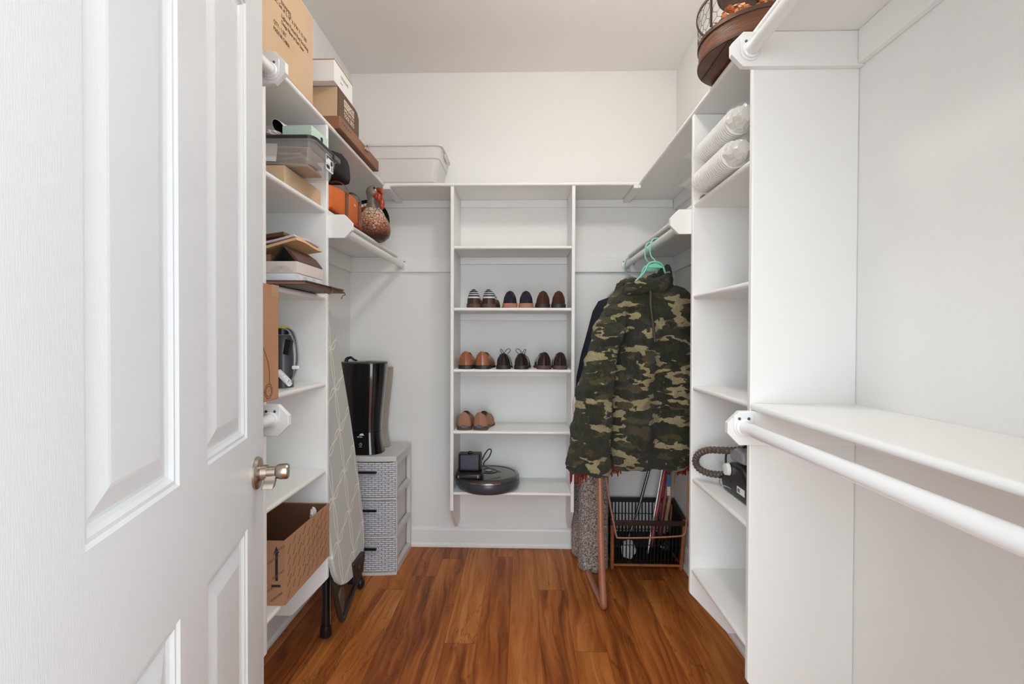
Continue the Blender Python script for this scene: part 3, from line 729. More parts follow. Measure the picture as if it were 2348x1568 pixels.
# ---------------------------------------------------------------- open carton at the bottom
t = thing('open_cardboard_box', 'open kraft carton with printed arrow on the bottom shelf of the left tower', 'box', (-.86, 1.60, Z5 + G))
X0, X1, Y0, Y1, ZA, ZB_ = -1.0, -.721, 1.440, 1.776, Z5 + G, .600
tw = .004
mbx = MB().box(X0, X1, Y0, Y0 + tw, ZA, ZB_).box(X0, X1, Y1 - tw, Y1, ZA, ZB_).box(X0, X0 + tw, Y0 + tw, Y1 - tw, ZA, ZB_).box(X1 - tw, X1, Y0 + tw, Y1 - tw, ZA, ZB_).box(X0 + tw, X1 - tw, Y0 + tw, Y1 - tw, ZA, ZA + tw)
build(mbx, 'carton', M['cardk'], t)
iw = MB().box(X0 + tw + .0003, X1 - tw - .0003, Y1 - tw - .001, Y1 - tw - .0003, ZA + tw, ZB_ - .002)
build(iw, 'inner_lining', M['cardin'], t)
ar = MB()
ar.prism([(-.750, ZA + .075), (-.742, ZA + .075), (-.742, ZA + .160), (-.738, ZA + .160), (-.746, ZA + .180), (-.754, ZA + .160), (-.750, ZA + .160)], 'y', Y0 - .0006, Y0 - .0001)
ar.box(-.762, -.734, Y0 - .0006, Y0 - .0001, ZA + .056, ZA + .063)
build(ar, 'printed_arrow', M['inkblack'], t)
for (ox, oz) in ((-.785, .135), (-.80, .04), (-.768, .165), (-.775, .022), (-.770, .09)):
    letter('QUALITY BOX', .009, (ox + .012, Y0 - .0005, ZA + oz - .012), (1, 0, .75), (-.6, 0, 1), M['inkfaint'], t, sx=.8)
rt = random.Random(5); words = ['QUALITY', 'MADE BOX', 'QUALITY', 'STURDY']
ymd = 0
for i in range(9):
    for j in range(5):
        w_ = words[(i * 3 + j) % 4]
        yy = Y0 + .020 + i * .034; zq = ZA + .012 + j * .034 + (i % 2) * .016
        if zq > ZB_ - .03 or yy > Y1 - .025: continue
        letter(w_, .0085, (X1 + .0004, yy, zq), (0, .62, .78), (0, -.78, .62), M['inkfaint'], t, sx=.9)
crumple('crumpled_paper', 'small white crumpled piece inside the open kraft carton', 'paper', (-.748, 1.70, ZB_ - .040), (.010, .015, .022), M['paperw'], 9)

# ---------------------------------------------------------------- orange bag, black bag, turkey
M['orange'] = mat('orange_fabric', (204, 100, 34), .6, bump=.2, bscale=400, var=.04, vscale=20)
M['orangered'] = mat('red_orange_piping', (176, 50, 22), .6); M['strap'] = mat('brown_grey_webbing', (112, 84, 72), .7, bump=.4, bscale=500)
t = thing('cooler_bag', 'orange soft bag with brown straps on the far left shelf', 'bag', (-.85, 2.0, Z1 + G))
bx = MB()
def bagring(x, k):
    s_ = -.724 - x; 
    return [(x, 1.812 + k, Z1 + .006 + k), (x, 1.95, Z1 + .002 + k), (x, 2.17 - k, Z1 + .006 + k), (x, 2.175 - k, Z1 + .06), (x, 2.160 - k, Z1 + .118 - k), (x, 2.06, Z1 + .128 - k), (x, 1.94, Z1 + .120 - k), (x, 1.815 + k, Z1 + .100 - k), (x, 1.806 + k, Z1 + .05)]
bx.loft([bagring(-.975, .02), bagring(-.962, .004), bagring(-.742, .0), bagring(-.732, .006), bagring(-.727, .016)])
build(bx, 'bag_body', M['orange'], t, smooth=45, bevel=.004)
build(MB().tube([(-.731, 1.815, Z1 + .009), (-.731, 1.95, Z1 + .006), (-.731, 2.165, Z1 + .009)], .005, 8), 'piping', M['orangered'], t, smooth=60)
for yc in (1.965, 2.118):
    pts = [(-.7255, yc, Z1 + .010), (-.7245, yc + .002, Z1 + .06), (-.7245, yc + .002, Z1 + .105)]
    st_ = MB()
    for k in range(2):
        a, b_ = Vector(pts[k]), Vector(pts[k + 1]); st_.add([(a.x, a.y - .013, a.z), (a.x, a.y + .013, a.z), (b_.x, b_.y + .013, b_.z), (b_.x, b_.y - .013, b_.z), (a.x + .002, a.y - .013, a.z), (a.x + .002, a.y + .013, a.z), (b_.x + .002, b_.y + .013, b_.z), (b_.x + .002, b_.y - .013, b_.z)], [(0, 1, 2, 3), (7, 6, 5, 4), (0, 4, 5, 1), (2, 6, 7, 3), (0, 3, 7, 4), (1, 5, 6, 2)])
    build(st_, 'strap', M['strap'], t, bevel=.0006)
    hd = smoothpts([(-.722, yc, Z1 + .10), (-.722, yc, Z1 + .118), (-.730, yc - .012, Z1 + .136), (-.75, yc - .03, Z1 + .144), (-.78, yc - .034, Z1 + .140)], 5)
    hm = MB(); rg = []
    for p in hd: rg.append([(p.x, p.y - .012, p.z), (p.x, p.y + .012, p.z), (p.x + .002, p.y + .012, p.z + .002), (p.x + .002, p.y - .012, p.z + .002)])
    hm.loft(rg); build(hm, 'handle', M['strap'], t, smooth=50)
letter('YETI', .013, (-.7262, 2.050, Z1 + .082), (0, 1, 0), (0, 0, 1), M['screen'], t)
M['blackfab'] = mat('black_fabric', (12, 12, 12), .8, bump=.3, bscale=200)
t = thing('black_pouch', 'black soft pouch lying on top of the orange bag', 'bag', (-.8, 1.93, Z1 + .13))
kb = MB()
prof = [(1.83, .0), (1.99, .0), (1.995, .04), (1.985, .075), (1.95, .098), (1.90, .102), (1.835, .085)]
for x_, k in ((-.96, .8), (-.95, 1), (-.735, 1), (-.722, .92), (-.716, .75)): kb.v += [(x_, 1.95 + (a - 1.95) * k, Z1 + .148 + .046 + (b_ - .046) * k) for a, b_ in prof]
n_ = len(prof)
for r_ in range(4):
    for i in range(n_): kb.f.append((r_ * n_ + i, r_ * n_ + (i + 1) % n_, (r_ + 1) * n_ + (i + 1) % n_, (r_ + 1) * n_ + i))
kb.f += [tuple(range(n_)), tuple(range(4 * n_, 5 * n_))]; kb.mi = [0] * len(kb.f)
o = build(kb, 'pouch_body', M['blackfab'], t, smooth=60, bevel=.006)

def mat_feather():
    m, nt, b = new_mat('ceramic_feathers'); L = nt.links.new
    v = objco(nt, (1, 1, 1.5)); vo = nt.nodes.new('ShaderNodeTexVoronoi'); vo.feature = 'DISTANCE_TO_EDGE'; vo.inputs['Scale'].default_value = 60; L(v, vo.inputs['Vector'])
    v2 = nt.nodes.new('ShaderNodeTexCoord'); sp = nt.nodes.new('ShaderNodeSeparateXYZ'); L(v2.outputs['Object'], sp.inputs[0])
    mr = nt.nodes.new('ShaderNodeMapRange'); mr.inputs[1].default_value = .02; mr.inputs[2].default_value = .15; L(sp.outputs[2], mr.inputs[0])
    base = ramp(nt, [(0, lin((70, 38, 26))), (.3, lin((170, 104, 74))), (.65, lin((214, 168, 138))), (1, lin((232, 208, 186)))]); L(mr.outputs[0], base.inputs[0])
    edge = ramp(nt, [(0, (0, 0, 0, 1)), (.02, (0, 0, 0, 1)), (.10, (1, 1, 1, 1))]); L(vo.outputs['Distance'], edge.inputs[0])
    mx = nt.nodes.new('ShaderNodeMixRGB'); mx.inputs[1].default_value = lin((62, 30, 20)); L(edge.outputs[0], mx.inputs[0]); L(base.outputs[0], mx.inputs[2]); L(mx.outputs[0], b.inputs['Base Color'])
    bp = N(nt, 'ShaderNodeBump', Strength=.6, Distance=.003); L(edge.outputs[0], bp.inputs['Height']); L(bp.outputs[0], b.inputs['Normal'])
    b.inputs['Roughness'].default_value = .22
    return m
M['feather'] = mat_feather()
M['tgrey'] = mat('glazed_grey_ceramic', (132, 122, 108), .25, var=.2, vscale=60, bump=.5, bscale=90); M['tred'] = mat('glazed_red_ceramic', (168, 66, 40), .25, var=.15, vscale=60)
M['tblack'] = mat('glazed_black_ceramic', (20, 18, 18), .15)
t = thing('turkey_figurine', 'glazed turkey figurine with scaly feathers on the far left shelf', 'figurine', (-.745, 2.42, Z1 + G))
zt = Z1 + G
rings = []
for k in range(25):
    a = k / 24; z_ = zt + .178 * a
    w = .078 * max(.05, math.sin(PI * min(.999, (.12 + .88 * a) ** .85)) ** .62); cx = -.742 - .020 * a; cy = 2.41 + .0 * a
    if a < .12: w *= .80 + 1.6 * a
    w = max(w, .028 if a > .9 else 0)
    rings.append([(cx + w * math.cos(2 * PI * q / 36), cy + w * 1.12 * math.sin(2 * PI * q / 36), z_) for q in range(36)])
build(MB().loft(rings), 'feathered_body', M['feather'], t, smooth=60)
neck = MB().tube(smoothpts([(-.762, 2.41, zt + .165), (-.772, 2.395, zt + .195), (-.775, 2.385, zt + .225)], 5), [.034, .033, .032, .031, .030, .029, .028, .028, .028, .028, .028], 20)
neck.ellipsoid((-.768, 2.38, zt + .238), (.037, .036, .034))
neck.mapv(lambda p: p + Vector((.024 * max(0, min(1, (p.z - zt - .14) / .06)), 0, -.004))); hdo = build(neck, 'head', M['tgrey'], t, smooth=60)
build(MB().tube(smoothpts([(-.716, 2.362, zt + .243), (-.700, 2.352, zt + .236), (-.692, 2.348, zt + .222), (-.692, 2.348, zt + .212)], 4), [.013, .013, .012, .012, .011, .010, .009, .008, .007, .006, .005, .004, .003], 12), 'beak', M['tred'], hdo, smooth=60)
wt = MB(); wt.ellipsoid((-.711, 2.362, zt + .208), (.016, .016, .026)); wt.ellipsoid((-.700, 2.372, zt + .176), (.013, .014, .030)); wt.ellipsoid((-.724, 2.358, zt + .210), (.014, .012, .016))
build(wt, 'wattle', M['tred'], hdo, smooth=60)
build(MB().ellipsoid((-.731, 2.349, zt + .246), (.006, .004, .006)), 'eye', M['tblack'], hdo, smooth=60)
# tail: dark fan with white and red bands
tf = Vector((-.815, 2.515, zt + .125))
def fan(r0, r1, dy, a0=-20, a1=200, n=30, th=.008):
    mb = MB(); vs = []
    for k in range(n + 1):
        a = math.radians(a0 + (a1 - a0) * k / n); c, s_ = math.cos(a), math.sin(a)
        vs.append([(tf.x + r0 * c, tf.y + dy, tf.z + r0 * s_), (tf.x + r1 * c, tf.y + dy, tf.z + r1 * s_), (tf.x + r1 * c, tf.y + dy + th, tf.z + r1 * s_), (tf.x + r0 * c, tf.y + dy + th, tf.z + r0 * s_)])
    return mb.loft(vs)
build(fan(.0, .112, 0, -60, 240), 'tail_fan', M['tblack'], t, smooth=30)
build(fan(.060, .078, -.004, -30, 210), 'tail_band', M['tred'], t, smooth=30)
wb = MB()
for k in range(16):
    a = -30 + k * 15; f_ = fan(.079, .092, -.003, a + 1.2, a + 13.5, 4, .003); wb.add(f_.v, f_.f)
build(wb, 'tail_tips', M['plastic_w'], t)

# ---------------------------------------------------------------- drawer cart and the two tall dispensers
def mat_woven():
    m, nt, b = new_mat('grey_woven_plastic'); L = nt.links.new
    b.inputs['Base Color'].default_value = lin((212, 213, 222)); b.inputs['Roughness'].default_value = .35
    v = objco(nt, (1, 1, 1)); tc = nt.nodes.new('ShaderNodeSeparateXYZ'); L(v, tc.inputs[0])
    cb = nt.nodes.new('ShaderNodeCombineXYZ'); L(tc.outputs[0], cb.inputs[0]); L(tc.outputs[2], cb.inputs[1])
    br = nt.nodes.new('ShaderNodeTexBrick'); br.inputs['Scale'].default_value = 1; br.inputs['Brick Width'].default_value = .034; br.inputs['Row Height'].default_value = .0105; br.inputs['Mortar Size'].default_value = .0016; br.inputs['Mortar Smooth'].default_value = 1
    L(cb.outputs[0], br.inputs['Vector'])
    bp = N(nt, 'ShaderNodeBump', Strength=1.0, Distance=.008); bp.invert = True; L(br.outputs['Fac'], bp.inputs['Height']); L(bp.outputs[0], b.inputs['Normal'])
    return m
M['woven'] = mat_woven(); M['cart'] = mat('grey_cart_plastic', (214, 210, 208), .4)
CX0, CX1, CY0, CY1 = -.965, -.646, 2.442, 2.772
t = thing('drawer_cart', 'light grey plastic cart with three woven-front drawers in the back left corner', 'drawer cart', ((CX0 + CX1) / 2, 2.6, 0))
fr = MB(); HC = .600
for x0, x1 in ((CX0, CX0 + .022), (CX1 - .022, CX1)):
    fr.box(x0, x1, CY0 + .012, CY0 + .034, .0, HC - .02); fr.box(x0, x1, CY1 - .03, CY1, .0, HC - .02)
    for z0 in (.0, .186, .382): fr.box(x0, x1, CY0 + .034, CY1 - .03, z0, z0 + .030 + (.01 if z0 == 0 else 0))
    fr.box(x0, x1, CY0 + .034, CY1 - .03, HC - .045, HC - .02)
for z0 in (.0, .188, .384): fr.box(CX0 + .022, CX1 - .022, CY0 + .012, CY1, z0, z0 + .012)
fr.box(CX0 + .022, CX1 - .022, CY1 - .006, CY1, .012, HC - .02)
build(fr, 'frame', M['cart'], t, bevel=.003)
def bow(x): return .014 * (1 - ((x - (CX0 + CX1) / 2) / ((CX1 - CX0) / 2)) ** 2)
tpm = MB(); xs_ = [CX0 + (CX1 - CX0) * k / 12 for k in range(13)]
poly = [(x, CY0 + .004 - bow(x)) for x in xs_] + [(CX1, CY1), (CX0, CY1)]
tpm.prism(poly, 'z', HC - .0195, HC + .008); build(tpm, 'top', M['cart'], t, bevel=.004)
for zk in (.186, .382):
    pm = MB(); poly = [(x, CY0 + .004 - bow(x)) for x in xs_] + [(CX1, CY0 + .03), (CX0, CY0 + .03)]
    pm.prism(poly, 'z', zk + .004, zk + .014); build(pm, 'divider', M['cart'], t, bevel=.002)
pm = MB(); pm.prism(poly, 'z', .0, .014); build(pm, 'divider', M['cart'], t, bevel=.002)
for z0, z1 in ((.016, .186), (.202, .382), (.398, HC - .024)):
    dm = MB(); poly = [(x, CY0 + .006 - bow(x)) for x in xs_[:]] ; poly = [(min(max(x, CX0 + .004), CX1 - .004), y) for x, y in poly] + [(CX1 - .004, CY0 + .011), (CX0 + .004, CY0 + .011)]
    dm.prism(poly, 'z', z0, z1); d_ = build(dm, 'drawer', M['woven'], t, smooth=40, bevel=.003)
    bd = MB().box(CX0 + .026, CX1 - .026, CY0 + .036, CY1 - .034, z0 + .004, z1 - .02); build(bd, 'drawer_body', M['cart'], d_, bevel=.003)
    xc = (CX0 + CX1) / 2 + .0
    build(MB().box(xc - .062, xc + .062, CY0 - .022, CY0 - .0085, z1 - .052, z1 - .042), 'handle', M['black'], d_, bevel=.002)
ZCt = HC + .0088
def dispenser(label, cx, cy, z0, w, d, h, mb_, top_m, logo):
    t = thing('tall_dispenser', label, 'dispenser', (cx, cy, z0))
    def ring(k, z, dz=0): return [(cx + a * k, cy + b_ * k, z + (dz * (b_ / d))) for a, b_ in rrect(w, d, min(w, d) * .42, 7)]
    prof = [(0, .86), (.004, .88), (.05, .84), (.12, .79), (.19, .755), (.24, .75), (.32, .76), (.44, .80), (.6, .87), (.8, .95), (.94, 1.0), (.985, 1.0)]
    build(MB().loft([ring(k, z0 + h * a) for a, k in prof if a <= .24]), 'base', mb_, t, smooth=40)
    build(MB().loft([ring(k, z0 + h * a + .0012) for a, k in prof if a >= .24]), 'tank', mb_, t, smooth=40)
    build(MB().loft([ring(.985, z0 + h * .986 + .0014), ring(.985, z0 + h), ring(.94, z0 + h + .003)]), 'lid', top_m, t, smooth=40)
    return t
t = dispenser('glossy black waisted dispenser standing at the front of the grey cart', -.842, 2.540, ZCt, .236, .185, .475, M['blackgloss'], M['lid'], True)
build(MB().tube(smoothpts([(-.925, 2.50, ZCt + .479), (-.920, 2.50, ZCt + .494), (-.900, 2.50, ZCt + .500), (-.885, 2.50, ZCt + .490), (-.868, 2.50, ZCt + .484)], 5), [.010 - .0003 * k for k in range(21)], 10), 'spout', M['black'], t, smooth=60)
for i in range(2): build(MB().box(-.835, -.807, 2.53 + i * .025, 2.54 + i * .025, ZCt + .4786, ZCt + .4796), 'slot', M['black'], t)
yl = 2.540 - .0925 * .765
lg = MB()
lg.prism([(-.846, ZCt + .100), (-.836, ZCt + .112), (-.833, ZCt + .107), (-.828, ZCt + .113), (-.820, ZCt + .100)], 'y', yl - .0035, yl - .003)
build(lg, 'logo', M['screen'], t)
letter('arctic', .012, (-.856, yl - .0032, ZCt + .090), (1, 0, 0), (0, 0, 1), M['screen'], t)
rg_ = MB().tube([(-.838 + .006 * math.cos(a), yl - .006, ZCt + .055 + .006 * math.sin(a)) for a in [2 * PI * k / 16 for k in range(16)]], .0008, 5, closed=True)
rg_.box(-.846, -.830, yl - .0065, yl - .006, ZCt + .0415, ZCt + .043); build(rg_, 'button_mark', M['screen'], t)
M['taupe'] = mat('taupe_plastic', (158, 148, 138), .25)
dispenser('taupe waisted dispenser half hidden behind the glossy black one', -.845, 2.680, ZCt, .230, .09, .44, M['taupe'], M['taupe'], False)

# ---------------------------------------------------------------- ironing board
def mat_lattice():
    """pale grey cover with white rope-link lattice: chains of ovals on a diagonal net"""
    m, nt, b = new_mat('lattice_cover'); L = nt.links.new
    def mth(op, a, bb=None):
        n = nt.nodes.new('ShaderNodeMath'); n.operation = op
        for i, q in enumerate((a, bb)):
            if q is None: continue
            if isinstance(q, (int, float)): n.inputs[i].default_value = q
            else: L(q, n.inputs[i])
        return n.outputs[0]
    tc = nt.nodes.new('ShaderNodeTexCoord'); sp = nt.nodes.new('ShaderNodeSeparateXYZ'); L(tc.outputs['Object'], sp.inputs[0])
    PY, PZ = .140, .172
    yy = mth('ADD', mth('DIVIDE', sp.outputs[1], PY), 40.3); fy = mth('FRACT', yy); cy_ = mth('MULTIPLY', mth('SUBTRACT', fy, .5), PY)
    colz = mth('ADD', mth('DIVIDE', sp.outputs[2], PZ), mth('MULTIPLY', mth('FLOOR', yy), -.42))
    masks = []
    # upright chain: long narrow ovals pinched at every knot
    wv = mth('MULTIPLY', mth('ABSOLUTE', mth('SINE', mth('MULTIPLY', colz, PI))), .0125)
    masks.append(mth('LESS_THAN', mth('ABSOLUTE', mth('SUBTRACT', mth('ABSOLUTE', cy_), wv)), .0030))
    # curled links that climb from each knot to the next chain
    fl_ = mth('FRACT', mth('ADD', yy, .5))
    sm_ = mth('MULTIPLY', mth('MULTIPLY', fl_, fl_), mth('SUBTRACT', 3.0, mth('MULTIPLY', fl_, 2.0)))
    zc = mth('ADD', mth('DIVIDE', sp.outputs[2], PZ), mth('MULTIPLY', mth('ADD', mth('FLOOR', mth('ADD', yy, .5)), sm_), -.42))
    zc = mth('ADD', zc, .42 + 40)
    dz_ = mth('MULTIPLY', mth('SUBTRACT', mth('FRACT', mth('ADD', zc, .5)), .5), PZ)
    sw = mth('MULTIPLY', mth('ABSOLUTE', mth('SINE', mth('MULTIPLY', fl_, 2 * PI))), .0115)
    masks.append(mth('LESS_THAN', mth('ABSOLUTE', mth('SUBTRACT', mth('ABSOLUTE', dz_), sw)), .0034))
    mk = masks[0]
    for q in masks[1:]: mk = mth('MAXIMUM', mk, q)
    mx = nt.nodes.new('ShaderNodeMixRGB'); mx.inputs[1].default_value = lin((198, 199, 192)); mx.inputs[2].default_value = lin((236, 234, 228)); L(mk, mx.inputs[0]); L(mx.outputs[0], b.inputs['Base Color'])
    b.inputs['Roughness'].default_value = .85
    n = N(nt, 'ShaderNodeTexNoise', Scale=500.0); L(tc.outputs['Object'], n.inputs['Vector'])
    bp = N(nt, 'ShaderNodeBump', Strength=.15, Distance=.001); L(n.outputs['Fac'], bp.inputs['Height']); L(bp.outputs[0], b.inputs['Normal'])
    return m
M['lattice'] = mat_lattice()
M['dbrown'] = mat('dark_brown_plastic', (52, 42, 38), .3); M['dbrown2'] = mat('brown_pad', (92, 78, 68), .5)
t = thing('ironing_board', 'folded ironing board in a grey lattice cover leaning beside the left tower', 'ironing board', (-.75, 1.99, 0))
BC = 1.995
def bxx(z): return -.682 - .112 * z
half = [(.215, .02), (.222, .07), (.24, .115), (.27, .150), (.31, .172), (.36, .182), (.45, .183), (.60, .180), (.75, .172), (.90, .157), (1.05, .136), (1.18, .112), (1.30, .080), (1.38, .05), (1.42, .02)]
outl = [(BC + h_, z_) for z_, h_ in half] + [(BC - h_, z_) for z_, h_ in reversed(half)]
mb = MB(); n_ = len(outl)
def sc_(k, dx): return [(bxx(z_) + dx, BC + (y_ - BC) * k, .8 + (z_ - .8) * (1 - (1 - k) * .3)) for y_, z_ in outl]
mb.loft([sc_(.97, -.022), sc_(1, -.018), sc_(1, -.006), sc_(.97, 0)])
build(mb, 'cover', M['lattice'], t, smooth=40)
def bp(y, z, d=.03): return (bxx(z) - d, y, z)
# folded legs and the dark rest frame seen below the board
fo = smoothpts([bp(1.86, .60), bp(1.862, .30), bp(1.885, .12), bp(1.915, .085), bp(1.96, .10), bp(2.10, .150), bp(2.175, .19), bp(2.195, .26), bp(2.19, .50)], 6)
build(MB().tube(fo, .010, 10), 'rest_frame', M['dbrown'], t, smooth=60)
build(MB().prism([(1.875, .32), (1.872, .24), (1.885, .13), (1.918, .10), (2.09, .155), (2.12, .20), (2.12, .32)], 'x', bxx(.15) - .036, bxx(.15) - .030), 'rest_panel', M['dbrown'], t, bevel=.002)
for (yc, zc_, a_, b_) in ((1.905, .165, .030, .056), (2.165, .235, .026, .05)):
    build(MB().prism([(yc + a_ * math.cos(2 * PI * k / 24), zc_ + b_ * math.sin(2 * PI * k / 24)) for k in range(24)], 'x', bxx(zc_) - .029, bxx(zc_) - .021), 'pad', M['dbrown2'], t, bevel=.002)
build(MB().box(bxx(.2) - .028, bxx(.2) + .004, 1.985, 2.105, .185, .275), 'hinge_block', M['black'], t, bevel=.006)
build(MB().lathe([(0, 0), (.014, 0), (.012, .004), (0, .004)], (bxx(.2) + .004, 2.045, .228), 20, axis='x', caps=False), 'hinge_bolt', M['black'], t, smooth=40)
lg_ = build(MB().tube([(-.800, 1.935, .50), (-.790, 1.912, .045)], [.014, .017], 12), 'leg', M['black'], t, smooth=60)
build(MB().tube([(-.7905, 1.912, .060), (-.789, 1.908, .022), (-.789, 1.9075, .016)], [.021, .023, .018], 14), 'rubber_foot', M['black'], lg_, smooth=60)
build(MB().tube([(-.775, 1.925, .50), (-.775, 1.917, .06)], .004, 8), 'leg', M['nickel'], t, smooth=60)
lg_ = build(MB().tube([(-.800, 2.27, .50), (-.786, 2.30, .050)], .012, 12), 'leg', M['black'], t, smooth=60)
build(MB().ellipsoid((-.784, 2.305, .030), (.020, .024, .030)), 'caster', M['black'], lg_, smooth=60)

# ---------------------------------------------------------------- shoes
def shoe(name, label, u, z, rot, up_m, sole_m, line_m, hc=.085, wh=.035, L=.235, hs=.020, y0=2.537, laces=None, group=None, extra=None, collar_m=None, sh=1.0):
    x = at(u, 700, Y=y0 + .03).x
    t = thing(name, label, 'shoe', (x, y0, z + G), math.radians(rot), group)
    NI, NJ = 34, 25
    def w(a):
        if a < .10: return wh * math.sqrt(max(0, 1 - (1 - a / .10) ** 2))
        if a < .38: return wh * (1 - .08 * math.sin((a - .10) / .28 * PI / 2))
        if a < .70: q = (a - .38) / .32; q = q * q * (3 - 2 * q); return wh * .92 + (wh * 1.16 - wh * .92) * q
        q = (a - .70) / .30; return wh * 1.16 * math.sqrt(max(0, 1 - q ** 2.4))
    def base(a):
        q = min(1, max(0, (a - .30) / .2)); return hs + (hs * .5 - hs) * q
    def h(a):
        if a < .06: return hc * (.96 + .04 * a / .06)
        if a < .30: return hc * (1 - .22 * math.sin((a - .06) / .24 * PI / 2))
        if a < .46: q = (a - .30) / .16; return hc * (.78 + .14 * q * sh)
        q = (a - .46) / .54; return hc * (.92 - .36 * q ** .8) if q < .9 else hc * (.92 - .36 * .9 ** .8) * math.sqrt(max(0.15, 1 - ((q - .9) / .1) ** 2))
    mb = MB(); vs = []; inner = {}
    for i in range(NI):
        a = (i / (NI - 1)); a = a ** 1.15
        for j in range(NJ):
            th = PI * j / (NJ - 1); c, s_ = math.cos(th), math.sin(th)
            s_ = max(0, s_) ** .62; zb_ = base(a); taper = 1 - .27 * s_ ** 2.2
            xx = w(a) * c * (1.0 if abs(c) > .999 else 1.0); xx = w(a) * math.copysign(abs(c) ** .75, c) * taper if abs(c) > 1e-6 else 0
            zz_ = zb_ + (h(a) - zb_) * s_
            isin = .05 < a < .45 and 7 <= j <= NJ - 8
            if isin: zz_ = zb_ + .006; xx = w(a) * .62 * (j - (NJ - 1) / 2) / -((NJ - 1) / 2 - 7)
            inner[(i, j)] = isin
            vs.append((xx, a * L, zz_))
    mb.v = vs
    for i in range(NI - 1):
        for j in range(NJ - 1):
            mb.f.append((i * NJ + j, i * NJ + j + 1, (i + 1) * NJ + j + 1, (i + 1) * NJ + j))
            mb.mi.append(1 if any(inner[k] for k in ((i, j), (i, j + 1), (i + 1, j), (i + 1, j + 1))) else 0)
    build(mb, 'upper', [up_m, line_m], t, smooth=50, world=False)
    # sole: outline, thicker at the heel
    N2 = 30; out = []
    for k in range(N2 + 1): a = (k / N2) ** 1.3; out.append((w(a) * 1.05 + .0015, a * L - .002 + .004 * a, a))
    ringb = [(xx, yy, 0) for xx, yy, a in out] + [(-xx, yy, 0) for xx, yy, a in reversed(out)]
    ringt = [(xx, yy, base(a) - .0004) for xx, yy, a in out] + [(-xx, yy, base(a) - .0004) for xx, yy, a in reversed(out)]
    sm_ = MB().loft([ringb, ringt]); build(sm_, 'sole', sole_m, t, smooth=50, world=False)
    # collar line, back seam
    cl = []
    for sgn in (1, -1):
        seq = []
        for k in range(14):
            a = .05 + .40 * k / 13; th = PI * 7 / (NJ - 1); s_ = math.sin(th) ** .62; c = math.cos(th)
            seq.append((sgn * w(a) * c ** .75 * (1 - .27 * s_ ** 2.2), a * L, base(a) + (h(a) - base(a)) * s_))
        cl.append(seq)
    build(MB().tube(list(reversed(cl[0])) + cl[1], .0016, 6), 'collar_edge', collar_m or up_m, t, smooth=60, world=False)
    if laces:
        lm_ = MB()
        for q in laces: lm_.tube(smoothpts(q, 6), .0016, 6)
        build(lm_, 'laces', M['black'], t, smooth=60, world=False)
    if extra: extra(t)
    return t
def leather(name, col, r=.22, coat=.4): return mat(name, col, r, bump=.06, bscale=90, var=.12, vscale=30, coat=coat)
M['lin'] = mat('dark_lining', (60, 46, 40), .8)
M['lea_db'] = leather('dark_brown_leather_shoe', (72, 42, 30)); M['lea_bk'] = leather('black_brown_leather', (42, 30, 27), .16, .6)
M['lea_navy'] = leather('navy_leather', (34, 34, 48), .15, .6); M['lea_tan'] = leather('cognac_leather', (150, 92, 58), .3, .2)
M['lea_lt'] = mat('light_brown_suede', (160, 116, 90), .8, bump=.3, bscale=300); M['sole_b'] = mat('black_sole', (40, 32, 30), .5); M['sole_t'] = mat('tan_sole', (168, 112, 84), .6)
M['sole_br'] = mat('brown_sole', (84, 60, 50), .6)
def striped():
    m, nt, b = new_mat('striped_vamp'); L = nt.links.new
    tc = nt.nodes.new('ShaderNodeTexCoord'); sp = nt.nodes.new('ShaderNodeSeparateXYZ'); L(tc.outputs['Object'], sp.inputs[0])
    mr = nt.nodes.new('ShaderNodeMapRange'); mr.inputs[1].default_value = 0; mr.inputs[2].default_value = .1; L(sp.outputs[2], mr.inputs[0])
    br, nv, wh = lin((66, 42, 32)), lin((34, 36, 44)), lin((206, 210, 216))
    r = ramp(nt, [(0, br), (.50, wh), (.58, nv), (.66, wh), (.70, nv), (.76, wh), (.80, nv), (.86, lin((150, 140, 130))), (.89, nv)], 'CONSTANT'); L(mr.outputs[0], r.inputs[0]); L(r.outputs[0], b.inputs['Base Color'])
    b.inputs['Roughness'].default_value = .4; return m
M['stripe'] = striped()
g1 = {}
shoe('loafer', 'left shoe of the white-striped dark brown pair on the upper shoe shelf', 1087, Z2, 1, M['stripe'], M['sole_br'], M['lin'], hc=.098)
shoe('loafer', 'right shoe of the white-striped dark brown pair on the upper shoe shelf', 1120, Z2, -5, M['stripe'], M['sole_br'], M['lin'], hc=.098)
shoe('loafer', 'left shoe of the glossy navy pair with tan heels', 1170, Z2, 3, M['lea_navy'], M['sole_t'], M['lin'], hc=.090, hs=.024)
shoe('loafer', 'right shoe of the glossy navy pair with tan heels', 1206, Z2, -1, M['lea_navy'], M['sole_t'], M['lin'], hc=.090, hs=.024)
shoe('loafer', 'left shoe of the dark brown pair at the right end of the upper shoe shelf', 1245, Z2, 0, M['lea_db'], M['sole_b'], M['lin'], hc=.090)
shoe('loafer', 'right shoe of the dark brown pair at the right end of the upper shoe shelf', 1280, Z2, -3, M['lea_db'], M['sole_b'], M['lin'], hc=.090)
shoe('loafer', 'left shoe of the cognac pair with stitched soles', 1069, Z3, 0, M['lea_tan'], M['sole_b'], M['lin'], hc=.094, wh=.037)
shoe('loafer', 'right shoe of the cognac pair with stitched soles', 1106, Z3, -5, M['lea_tan'], M['sole_b'], M['lin'], hc=.094, wh=.039)
lc = [[(0, .10, .075), (.01, .09, .095), (.025, .085, .105), (.035, .09, .095), (.02, .10, .078)], [(0, .10, .078), (-.012, .09, .10), (-.02, .088, .10), (-.012, .10, .078)], [(0, .10, .076), (.03, .08, .06), (.042, .05, .03), (.050, .02, .004)]]
